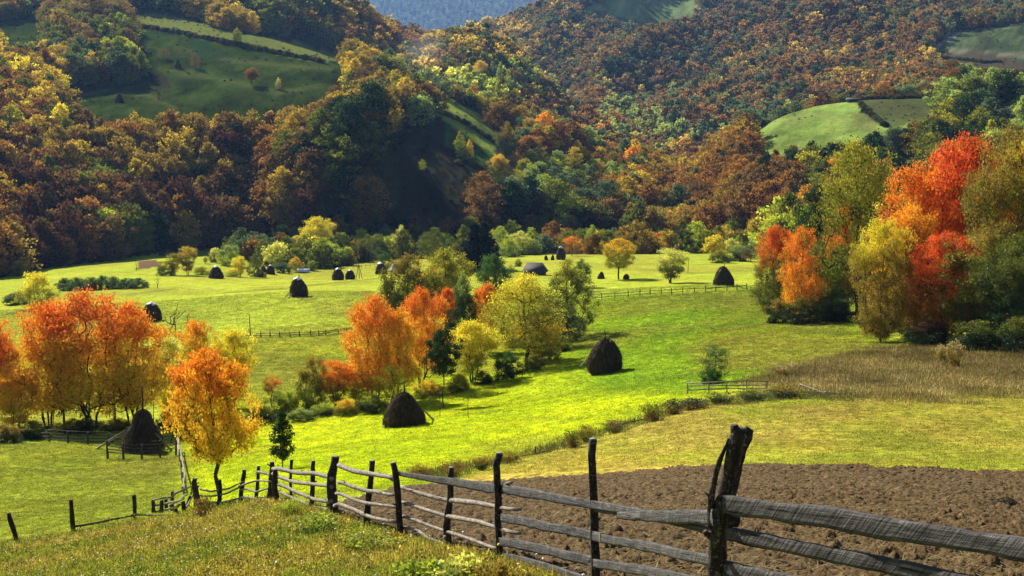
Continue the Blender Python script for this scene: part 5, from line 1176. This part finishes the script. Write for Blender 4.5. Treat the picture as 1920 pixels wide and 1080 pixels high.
for k in range(7):
    x = 122 + k * 23; plant('bramble_bush', x, 545 - k * .8, 517 + abs(k - 3) * 1.5, 38, 'bush', ('green', 'greygreen', .6, .3), 'dark green bramble bush of the long thicket behind the left grove, ' + ['westmost', 'second from the west', 'third from the west', 'at its middle', 'third from the east', 'second from the east', 'eastmost'][k], 'shrub', 'bramble thicket behind the red trees')
plant('walnut_shrub', 1340, 717, 640, 62, 'thin', ('green', 'dkgreen', .4, .3), 'young dark green tree above the split rail stretch')
plant('shrub', 1332, 720, 690, 46, 'bush', ('green', 'dkgreen', .4, .3), 'dark bushy sprouts at the foot of the young green tree', 'shrub')
# the big grove on the right
G3 = 'trees of the big right grove'
plant('maple_tree', 1450, 596, 418, 84, 'big', ('red', 'olive', .62, .45), 'red and green maple at the left edge of the right grove', group=G3)
plant('maple_tree', 1502, 604, 420, 84, 'big', ('redorange', 'orange', .5, .3), 'orange maple in front at the left of the right grove', group=G3)
plant('oak_tree', 1532, 585, 336, 110, 'big', ('dkgreen', 'dkgreen', .5, .2), 'very dark green oak behind the orange maples of the right grove', group=G3)
plant('maple_tree', 1578, 597, 368, 92, 'broad', ('redorange', 'bronze', .5, .35), 'orange-red maple right of the very dark oak', group=G3)
plant('oak_tree', 1604, 596, 256, 172, 'tall', ('oliveyel', 'olive', .6, .4), 'tall olive green oak rising above the right grove', group=G3, Y=205)
plant('linden_tree', 1652, 624, 400, 116, 'big', ('yellow', 'bronze', .75, .4), 'yellow-topped olive linden in front of the tall oak', group=G3, Y=166)
plant('linden_tree', 1702, 634, 450, 135, 'big', ('bronze', 'olive', .6, .4), 'bronze olive linden with dark trunk at the grove edge', group=G3)
plant('maple_tree', 1726, 604, 300, 195, 'big', ('redorange', 'orange', .55, .5), 'large orange maple in the heart of the right grove', group=G3, Y=178)
plant('maple_tree', 1700, 604, 378, 120, 'broad', ('orange', 'amber', .55, .5), 'lower orange maple between the yellow-topped linden and the scarlet maple', group=G3, Y=172)
plant('maple_tree', 1800, 622, 246, 205, 'big', ('scarlet', 'redorange', .45, .5), 'tallest scarlet maple in the heart of the right grove', group=G3, Y=178)
plant('maple_tree', 1858, 615, 282, 150, 'big', ('redorange', 'gold', .6, .5), 'orange maple right behind the scarlet one', group=G3, Y=176)
plant('oak_tree', 1900, 634, 228, 190, 'big', ('bronze', 'olive', .6, .5), 'tall bronze olive oak at the right picture edge', group=G3)
plant('oak_tree', 1972, 640, 190, 200, 'big', ('gold', 'olive', .6, .5), 'tallest golden oak cut by the right picture edge', group=G3)
plant('oak_tree', 1860, 642, 408, 200, 'big', ('bronze', 'olive', .7, .4), 'broad olive oak in front of the scarlet maple', group=G3)
plant('oak_tree', 1915, 650, 430, 170, 'big', ('olive', 'dkgreen', .6, .3), 'low olive oak in front at the right picture edge', group=G3)
plant('maple_tree', 1768, 638, 430, 165, 'big', ('scarlet', 'rust', .5, .5), 'dark red low maple in the shade of the right grove', group=G3)
for x, t, w, c, l in ((1475, 470, 100, ('olive', 'dkgreen'), 'dark olive oak behind the red and green maple'), (1640, 400, 130, ('dkgreen', 'dkgreen'), 'dark green oak behind the yellow-topped linden'), (1700, 420, 140, ('olive', 'dkgreen'), 'dark olive oak behind the bronze linden'), (1780, 380, 160, ('olive', 'dkgreen'), 'dark oak behind the scarlet maple'), (1880, 360, 170, ('dkgreen', 'dkgreen'), 'dark green oak behind the broad olive oak'), (1560, 450, 120, ('olive', 'dkgreen'), 'dark oak behind the orange-red maple')):
    plant('oak_tree', x, 598, t, w, 'big', (c[0], c[1], .7, .3), l, 'tree', G3, Y=232)
for k, (x, b, t, w, c, l) in enumerate([(1560, 600, 478, 70, ('lime', 'green'), 'yellow green small tree low in the right grove'), (1460, 606, 560, 60, ('bronze', 'dkgreen'), 'brown bramble at the left foot of the right grove'),
    (1505, 608, 556, 70, ('olive', 'dkgreen'), 'dark bramble under the orange maple of the right grove'), (1570, 604, 558, 80, ('greygreen', 'dkgreen'), 'dark bramble under the yellow green small tree'),
    (1640, 622, 580, 60, ('olive', 'dkgreen'), 'olive bramble at the foot of the yellow-topped linden'), (1740, 648, 600, 90, ('maroon', 'dkgreen'), 'dark maroon undergrowth below the dark red maple'),
    (1830, 655, 600, 100, ('olive', 'dkgreen'), 'dark undergrowth below the broad olive oak'), (1915, 660, 590, 100, ('olive', 'dkgreen'), 'dark undergrowth at the right picture edge'), (1480, 590, 500, 60, ('orange', 'bronze'), 'rusty bush between the two front maples of the right grove')]):
    plant('shrub', x, b, t, w, 'shrub', (c[0], c[1], .6, .3), l, 'shrub', 'undergrowth of the right grove')
# hillside trees that stand alone
for x, b, t, w, kd, c, nm, l in [(445, 84, 51, 20, 'olive', ('oliveyel', 'olive'), 'birch_tree', 'lone pale yellow tree on the upper edge of the high meadow'), (472, 160, 127, 28, 'lone', ('rust', 'brown'), 'beech_tree', 'lone rust brown tree on the high meadow'),
    (522, 168, 145, 12, 'olive', ('paleyellow', 'tan'), 'birch_tree', 'small pale tree right of the lone rust brown tree'), (307, 111, 90, 22, 'thin', ('brown', 'brown'), 'bare_tree', 'leafless spreading tree on the high meadow above its pointed haystack'),
    (366, 129, 100, 18, 'thin', ('brown', 'brown'), 'bare_tree', 'leafless taller tree right of the pointed haystack'), (298, 188, 171, 9, 'olive', ('dkgreen', 'brown'), 'hawthorn_tree', 'tiny dark tree on the low part of the high meadow'),
    (792, 320, 297, 16, 'olive', ('oliveyel', 'lime'), 'birch_tree', 'small yellow tree alone in the dark clearing'), (1517, 200, 163, 30, 'olive', ('oliveyel', 'bronze'), 'oak_tree', 'olive tree casting a long shadow on the sunlit knoll'),
    (1563, 178, 168, 9, 'olive', ('dkgreen', 'dkgreen'), 'hawthorn_tree', 'tiny dark tree on the crest of the knoll'), (938, 198, 116, 15, 'column', ('palegreen', 'olive'), 'poplar_tree', 'leftmost and tallest of the slim poplars on the ridge'),
    (953, 200, 128, 16, 'column', ('lime', 'palegreen'), 'poplar_tree', 'middle yellow green poplar on the ridge'), (965, 198, 130, 10, 'column', ('greygreen', 'olive'), 'poplar_tree', 'rightmost slim poplar on the ridge'),
    (900, 160, 114, 34, 'broad', ('amber', 'yellow'), 'maple_tree', 'glowing amber tree beside the ridge farmhouse'), (823, 150, 112, 24, 'broad', ('amber', 'oliveyel'), 'maple_tree', 'amber tree left of the ridge farmhouse'),
    (797, 150, 118, 20, 'broad', ('gold', 'oliveyel'), 'maple_tree', 'golden tree at the upper left of the ridge orchard'), (848, 160, 122, 26, 'olive', ('bronze', 'olive'), 'maple_tree', 'bronze tree between the amber tree and the farmhouse'),
    (935, 350, 288, 44, 'broad', ('amber', 'olive'), 'linden_tree', 'domed tree with golden top below the sloping field'), (862, 296, 245, 22, 'olive', ('oliveyel', 'lime'), 'birch_tree', 'yellow green birch at the lower edge of the sloping field'),
    (880, 300, 260, 18, 'olive', ('amber', 'gold'), 'birch_tree', 'amber birch at the lower edge of the sloping field'), (950, 300, 228, 48, 'olive', ('bronze', 'dkgreen'), 'oak_tree', 'large bronze dark oak at the right end of the sloping field'),
    (1078, 350, 272, 32, 'column', ('gold', 'olive'), 'birch_tree', 'slender gold topped birch in the green thicket of the middle slope'), (1010, 312, 262, 28, 'olive', ('lime', 'palegreen'), 'birch_tree', 'lime birch right of the large bronze oak'),
    (1338, 366, 344, 16, 'olive', ('yellow', 'yellow'), 'birch_tree', 'small bright yellow tree on the rusty slope'), (173, 60, -20, 120, 'olive', ('bronze', 'brown'), 'beech_tree', 'big bronze beech above the thicket on the upper left hill')]:
    plant(nm, x, b, t, w, kd, (c[0], c[1], .6, .3), l)

# ------------------------------------------------------------------ grass, weeds, clods, flowers
def blades(n, h, spread, w, rng, bend=.4):
    V = []; Q = []; T_ = []; rnd = []
    for k in range(n):
        a = rng.random() * 6.283; r = spread * math.sqrt(rng.random()); b = np.array((r * math.cos(a), r * math.sin(a), -.01)); d = rng.random() * 6.283; hh = h * (.5 + .7 * rng.random())
        o = np.array((math.cos(d), math.sin(d), 0)) * w / 2; l = np.array((math.cos(d + 1.4 + rng.random()), math.sin(d + 1.4 + rng.random()), 0)) * bend * hh * rng.random()
        m = b + l * .35 + (0, 0, hh * .6); t = b + l + (0, 0, hh); s = len(V)
        V += [b - o, b + o, m + o * .8, m - o * .8, t]; Q.append((s, s + 1, s + 2, s + 3)); T_.append((s + 3, s + 2, s + 4)); rnd += [rng.random()] * 5
    return np.array(V), [np.array(Q), np.array(T_)], np.array(rnd)
def inst_mat(name, tr, amt=.6):
    m, nt, out = mat_new(name); c = N(nt, 'ShaderNodeAttribute', attribute_type='INSTANCER', attribute_name='tint').outputs['Color']; leafy(nt, out, vary(nt, c, amt, .03), tr, .02); return m
M_BLADE = inst_mat('grass_blades', .5, .8); M_CLOD = None
def blade_protos(k, *a):
    r = np.random.default_rng(500 + k); out = []
    for q in range(3):
        V, Fc, rnd = blades(*a[:4], r, *a[4:]); out.append(mesh_obj('tuft', V, Fc, M_BLADE, link=False, attrs={'rnd': ('POINT', rnd)}))
    return out
def in_view(X, Y, Z, m=60):
    px, py = project(X, Y, Z); return (px > -m) & (px < 1920 + m) & (py < 1080 + 90) & (py > -50), px, py
def sprinkle(name, n, dens, protos, size, tintf, label, cat, seed, ymin, ymax, power=1.0):
    """n points spread so that they show evenly in depth; dens(px, py, X, Y) -> probability"""
    rng = np.random.default_rng(seed); m = int(n * 4); s = rng.uniform(-.41, .41, m); u = rng.random(m)
    e = 1 - power; Y = (ymin ** (e + 1) + u * (ymax ** (e + 1) - ymin ** (e + 1))) ** (1 / (e + 1)) if abs(e + 1) > 1e-3 else ymin * (ymax / ymin) ** u
    X = s * Y; Z = zat(X, Y); ok, px, py = in_view(X, Y, Z); d = dens(px, py, X, Y); k = ok & (rng.random(m) < d); X, Y, Z, px, py = [a[k][:n] for a in (X, Y, Z, px, py)]; n = len(X)
    sc = size(X, Y, rng, n); rot = np.stack([rng.normal(size=n) * .12, rng.normal(size=n) * .12, rng.random(n) * 6.28], 1)
    tint = tintf(px, py, X, Y, rng, n); print(name, n)
    return scatter(name, np.stack([X, Y, Z], 1), protos, rng.integers(0, len(protos), n), rot, sc, tint, label, cat)
def pal(cols, rng, n, w=None, v=.25):
    c = np.array(cols)[rng.choice(len(cols), n, p=w)]; return np.clip(c * (1 - v + 2 * v * rng.random(n))[:, None], 0, 1)
NEARM = [(-600, 1300), (-600, 1012), (0, 1020), (137, 1003), (254, 980), (330, 970), (372, 958), (449, 946), (520, 938), (583, 953), (620, 968), (690, 990), (757, 1012), (843, 1034), (940, 1055), (1117, 1115), (1345, 1290), (1345, 1600), (-600, 1600)]
iso = lambda a, b: (lambda X, Y, rng, n: np.stack([np.ones(n), np.ones(n), .6 + .8 * rng.random(n) + 0.9 * (rng.random(n) < .05)], 1) * (a + b * Y)[:, None])
def turf_protos():
    out = []
    for q in range(4):
        r = np.random.default_rng(580 + q); c = r.normal(size=(22, 3)) * (.11, .11, .012); c[:, 2] = np.abs(c[:, 2]) + .008; V, Q = leaves(c, .038, r, None, .0, .5); out.append(mesh_obj('turf', V, Q, M_BLADE, link=False, attrs={'rnd': ('POINT', np.repeat(r.random(22), 4))}))
    return out
def leaf_protos():
    out = []
    for q in range(3):
        r = np.random.default_rng(560 + q); c = r.normal(size=(26, 3)) * (.09, .09, .05); c[:, 2] = np.abs(c[:, 2]) + .015; V, Q = leaves(c, .045, r, None, .6); out.append(mesh_obj('weed', V, Q, M_BLADE, link=False, attrs={'rnd': ('POINT', np.repeat(r.random(26), 4))}))
    return out
# the weedy bank in front of the fence
sprinkle('weedy_grass', 80000, lambda px, py, X, Y: in_poly(px, py, NEARM) * np.clip(.35 + 1.2 * fbm(X / 2.5, Y / 2.5, 61, 3), 0, 1), blade_protos(1, 9, .16, .13, .008, .9) + leaf_protos(), iso(.58, .013),
  lambda px, py, X, Y, r, n: np.where((fbm(X / 3, Y / 3, 62, 3) > .5)[:, None], pal([(.38, .28, .03), (.50, .36, .07), (.24, .23, .02), (.07, .05, .015)], r, n), pal([(.14, .19, .018), (.33, .35, .025), (.38, .28, .04), (.04, .05, .012)], r, n)), 'rough weedy grass with dry stalks on the bank in front of the fence', 'grass', 21, 14, 72, 1.3)
def flower(seed, col):
    r = np.random.default_rng(seed); mb = MB(); mb.tube([(0, 0, 0), (.01, 0, .22)], .003, 3, False, a=.2)
    a = np.arange(7) * 6.2832 / 7; v = np.stack([.020 * np.cos(a), .020 * np.sin(a), .22 + .008 * np.sin(a * 3)], 1); mb.add(np.vstack([v, (0, 0, .235)]), None, [(7, k, (k + 1) % 7) for k in range(7)], 1.0)
    m, nt, out = mat_new('meadow_flower'); aa = N(nt, 'ShaderNodeAttribute', attribute_name='part'); c = mixc(nt, aa.outputs['Fac'], (.12, .16, .03), col); leafy(nt, out, c, .3, .02)
    return mesh_obj('flower', np.vstack(mb.v), mb.q_t(), m, link=False, attrs={'part': ('POINT', np.concatenate(mb.a))})
sprinkle('meadow_flowers', 900, lambda px, py, X, Y: in_poly(px, py, NEARM) * 1.0 * (fbm(X / 2, Y / 2, 64, 2) > .45), [flower(1, (.75, .73, .68)), flower(2, (.7, .68, .6)), flower(3, (.72, .6, .08))], iso(.8, .010), lambda px, py, X, Y, r, n: np.ones((n, 3)), 'small white and yellow flower heads dotted over the weedy bank', 'flowers', 23, 15, 66, 1.0)
# short turf behind the fence, thinning out with distance
def turf_d(px, py, X, Y):
    o, f = is_open(X, Y, zat(X, Y)); return (o & ~soil_mask(X, Y) & ~in_poly(px, py, NEARM)) * np.clip(.3 + 1.1 * fbm(X / 5, Y / 5, 71, 3), 0, 1)
def turf_t(px, py, X, Y, r, n):
    i = np.clip(((np.log(Y) - L0) / LSTEP).astype(int), 0, len(LY) - 1); j = np.clip(((X / Y + .62) / 1.24 * (len(S) - 1)).astype(int), 0, len(S) - 1); return np.clip(T[i, j] * (.35 + 1.15 * r.random(n) ** .8)[:, None], 0, 1)
sprinkle('meadow_grass', 130000, turf_d, turf_protos(), lambda X, Y, rng, n: np.stack([.6 + .012 * Y, .6 + .012 * Y, (.6 + .010 * Y) * (.5 + rng.random(n))], 1), turf_t, 'short cropped meadow grass behind the fence', 'grass', 25, 40, 330, 1.1)
# tall dry grass below the right grove, and the weeds of the hedge strip
DRY = [(1380, 716), (1440, 690), (1560, 676), (1640, 655), (1760, 640), (2400, 640), (2400, 752), (1700, 752), (1590, 745), (1500, 742), (1440, 745)]
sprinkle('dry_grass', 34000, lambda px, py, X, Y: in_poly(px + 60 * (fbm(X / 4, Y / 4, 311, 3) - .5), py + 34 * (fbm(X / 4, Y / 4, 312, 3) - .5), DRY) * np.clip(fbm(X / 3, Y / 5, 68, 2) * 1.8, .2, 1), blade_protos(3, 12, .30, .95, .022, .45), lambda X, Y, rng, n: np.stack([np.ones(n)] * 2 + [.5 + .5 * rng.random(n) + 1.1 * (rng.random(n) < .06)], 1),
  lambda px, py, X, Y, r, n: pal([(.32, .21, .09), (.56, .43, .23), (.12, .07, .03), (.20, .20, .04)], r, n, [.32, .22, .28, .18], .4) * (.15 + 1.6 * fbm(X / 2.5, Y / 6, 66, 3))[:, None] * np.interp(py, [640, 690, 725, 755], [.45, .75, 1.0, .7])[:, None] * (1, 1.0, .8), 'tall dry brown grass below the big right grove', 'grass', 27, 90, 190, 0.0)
STRIP = np.array([(690, 885), (800, 893), (880, 880), (950, 864), (1004, 850), (1100, 822), (1200, 792), (1300, 762), (1400, 750), (1500, 738), (1600, 746)], float)
def strip_d(px, py, X, Y):
    c = np.interp(px, STRIP[:, 0], STRIP[:, 1]); w = 5 + 7 * vnoise(px / 40, px * 0, 5); return ((np.abs(py - c) < w) & (px > 760) & (px < 1620)) * np.clip(.35 + 1.3 * vnoise(px / 18, px * 0, 9), 0, 1)
sprinkle('strip_weeds', 16000, strip_d, blade_protos(4, 14, .25, .62, .02, .6) + leaf_protos(), lambda X, Y, rng, n: np.stack([np.ones(n)] * 2 + [.5 + .9 * rng.random(n)], 1), lambda px, py, X, Y, r, n: pal([(.06, .05, .018), (.13, .08, .035), (.05, .075, .015), (.09, .10, .02)], r, n), 'rough brown weeds along the strip between the green meadow and the stubble', 'weeds', 29, 60, 130, 0.0)
for k, (x, b, t, w, c, l) in enumerate([(790, 898, 872, 34, ('bronze', 'brown'), 'reddish stalky weed clump left end of the hedge strip'), (850, 893, 868, 40, ('brown', 'bronze'), 'brown weed clump behind the fence post with pale top'), (905, 880, 858, 34, ('bronze', 'dkgreen'), 'dark weed clump beside the taller fence post'),
    (955, 866, 846, 44, ('oliveyel', 'brown'), 'wide brownish weed clump in the hedge strip'), (1075, 838, 808, 30, ('olive', 'brown'), 'upright weed clump left of the next one in the hedge strip'), (1100, 828, 800, 30, ('bronze', 'olive'), 'stalky weed clump above the thin tall fence post'),
    (1150, 810, 790, 40, ('brown', 'olive'), 'low brown weed clump right of the thin tall fence post'), (1225, 788, 758, 40, ('olive', 'brown'), 'bushy weed clump at the bend of the hedge strip'), (1262, 775, 752, 44, ('dkgreen', 'brown'), 'dark bramble in the hedge strip below the split rails'),
    (1300, 766, 748, 50, ('dkgreen', 'brown'), 'dark bramble directly below the split rail stretch'), (1350, 755, 738, 50, ('olive', 'dkgreen'), 'olive bramble under the right part of the split rails'), (1410, 750, 732, 60, ('olive', 'dkgreen'), 'olive bramble right after the split rails'), (1470, 745, 722, 60, ('bronze', 'dkgreen'), 'brown green bramble left of the fallen rails')]):
    plant('weed_clump', x, b + 2, t - 2, w * 1.2, 'weedy', (c[0], c[1], .6, .3), l, 'weeds', 'weed clumps of the hedge strip')
# brambles at the fence foot
for x, b, t, w, c, l in [(800, 1105, 1052, 150, ('lime', 'green'), 'yellow green bramble leaves at the bottom edge under the fence'), (870, 1098, 1040, 110, ('paleyellow', 'green'), 'pale yellow leafy bramble beside the fence at the bottom edge'),
    (600, 1005, 962, 90, ('lime', 'green'), 'fresh green weed patch at the foot of the thick fence posts'), (690, 1040, 1000, 120, ('lime', 'olive'), 'green weed patch left of the leaning fence post'), (545, 975, 938, 56, ('lime', 'olive'), 'lime weed tuft under the pair of leaning posts'), (380, 975, 930, 44, ('brown', 'bronze'), 'brown dead weeds around the tangled fence corner post'),
    (930, 1130, 1058, 120, ('bronze', 'olive'), 'reddish bramble at the foot of the boarded fence')]:
    plant('bramble_bush', x, b, t, w, 'weedy' if 'brown' in l or 'tuft' in l or 'patch' in l else 'bramble', (c[0], c[1], .6, .4), l, 'weeds')
for x, b, t, w, l in [(1790, 690, 640, 36, 'pale tall fern-like weed before the dark grove'), (1765, 680, 646, 26, 'small pale weed before the dark grove'), (1470, 705, 682, 50, 'low brown weed stand at the upper left rim of the dry grass')]:
    plant('weed_clump', x, b, t, w, 'weedy', ('tan', 'bronze', .6, .3), l, 'weeds', 'weed stands in the dry grass')
# clods, straw and the wisp of hay on the ploughed field
def clod_protos():
    out = []
    for k in range(4):
        r = np.random.default_rng(700 + k); th = np.arange(6) * 6.2832 / 6; V = [(0, 0, -.5)]
        for z, q in ((-.25, .85), (.2, .8), (.45, .4)): V += [(q * math.cos(a) * (1 + .35 * r.normal()), q * math.sin(a) * (1 + .35 * r.normal()), z + .12 * r.normal()) for a in th]
        V.append((0, 0, .6)); Tt = [(0, 1 + (i + 1) % 6, 1 + i) for i in range(6)] + [(19, 13 + i, 13 + (i + 1) % 6) for i in range(6)]; Q = [(1 + 6 * L + i, 1 + 6 * L + (i + 1) % 6, 7 + 6 * L + (i + 1) % 6, 7 + 6 * L + i) for L in (0, 1) for i in range(6)]
        out.append(mesh_obj('clod', np.array(V), [np.array(Q), np.array(Tt)], M_SOIL, link=False))
    return out
sprinkle('soil_clods', 80000, lambda px, py, X, Y: soil_mask(X, Y) * np.clip(.2 + 1.4 * fbm(X / 2, Y / 2, 81, 3), 0, 1), clod_protos(), lambda X, Y, rng, n: (np.stack([np.ones(n), np.ones(n), .75 * np.ones(n)], 1) * ((.022 + .095 * rng.random(n) ** 3) * (.8 + Y / 45))[:, None]), lambda px, py, X, Y, r, n: np.ones((n, 3)), 'crumbly brown clods covering the ploughed field', 'soil', 31, 6, 60, 0.9)
sprinkle('straw_litter', 9000, lambda px, py, X, Y: soil_mask(X, Y) * np.clip(fbm(X / 3, Y / 3, 83, 3) * 2 - .55, 0, 1), [mesh_obj('straw_bit', np.array([(-.09, 0, .06), (.09, .004, .075), (.09, .012, .075), (-.09, .008, .06)]), np.array([(0, 1, 2, 3)]), M_BLADE, link=False, attrs={'rnd': ('POINT', np.full(4, .5))})], lambda X, Y, rng, n: np.stack([np.ones(n)] * 3, 1) * (.6 + rng.random(n))[:, None], lambda px, py, X, Y, r, n: pal([(.34, .25, .12), (.42, .33, .18), (.22, .15, .07)], r, n), 'broken straw scattered over the ploughed field', 'straw', 33, 8, 50, 0.8)
haystack(1885, 952, 932, 58, 'cone', 'little heap of loose hay lying on the ploughed field', straws=900, group=None, name='hay_wisp')

# ------------------------------------------------------------------ the air between here and the far ridges
zt = float(ZG.max()) + 60; zb = min(float(ZG.min()), -60) - 1.5
m, nt, out = mat_new('haze'); pv = N(nt, 'ShaderNodeVolumePrincipled'); pv.inputs['Color'].default_value = (.27, .50, 1.0, 1); pv.inputs['Density'].default_value = 0.000034; pv.inputs['Anisotropy'].default_value = .35
nt.links.new(pv.outputs[0], out.inputs['Volume'])
x0, x1, y0, y1 = -6700, 6700, -60, 10700
hv = np.array([(x0, y0, zb), (x1, y0, zb), (x1, y1, zb), (x0, y1, zb), (x0, y0, zt), (x1, y0, zt), (x1, y1, zt), (x0, y1, zt)])
hz = mesh_obj('haze', hv, np.array([(0, 3, 2, 1), (4, 5, 6, 7), (0, 1, 5, 4), (1, 2, 6, 5), (2, 3, 7, 6), (3, 0, 4, 7)]), m); tag(hz, 'thin blue autumn haze in the valley air', 'haze', kind='stuff')
print('haze box', zb, zt, 'objects', len(SC.objects))

# faint smoke drifting up from the ridge farm
m, nt, out = mat_new('smoke'); co = N(nt, 'ShaderNodeTexCoord').outputs['Object']; ln = N(nt, 'ShaderNodeVectorMath', operation='LENGTH'); nt.links.new(co, ln.inputs[0])
fall = N(nt, 'ShaderNodeMapRange'); nt.links.new(ln.outputs['Value'], fall.inputs[0]); fall.inputs[1].default_value = 1.0; fall.inputs[2].default_value = .15
pv = N(nt, 'ShaderNodeVolumePrincipled'); pv.inputs['Color'].default_value = (.8, .78, .8, 1); pv.inputs['Anisotropy'].default_value = .4
nt.links.new(math_(nt, 'MULTIPLY', math_(nt, 'MULTIPLY', math_(nt, 'POWER', fall.outputs[0], 2.0), noise(nt, co, 2.2, 3)), .012), pv.inputs['Density']); nt.links.new(pv.outputs[0], out.inputs['Volume'])
th = np.linspace(0, 6.2832, 17)[:-1]; ph = np.linspace(.2, math.pi - .2, 9); V = np.array([(math.sin(b) * math.cos(a), math.sin(b) * math.sin(a), math.cos(b)) for b in ph for a in th])
Q = [(r * 16 + k, (r + 1) * 16 + k, (r + 1) * 16 + (k + 1) % 16, r * 16 + (k + 1) % 16) for r in range(8) for k in range(16)]
mb = MB(); mb.add(np.vstack([V, (0, 0, 1), (0, 0, -1)]), Q, [(144, k, (k + 1) % 16) for k in range(16)] + [(145, 128 + (k + 1) % 16, 128 + k) for k in range(16)])
s_ = mb.build('smoke', m); s_.location = tuple(P(795, 92, 1090)); s_.scale = (26, 22, 22); tag(s_, 'faint smoke drifting over the ridge above the farmhouse', 'smoke', kind='stuff')
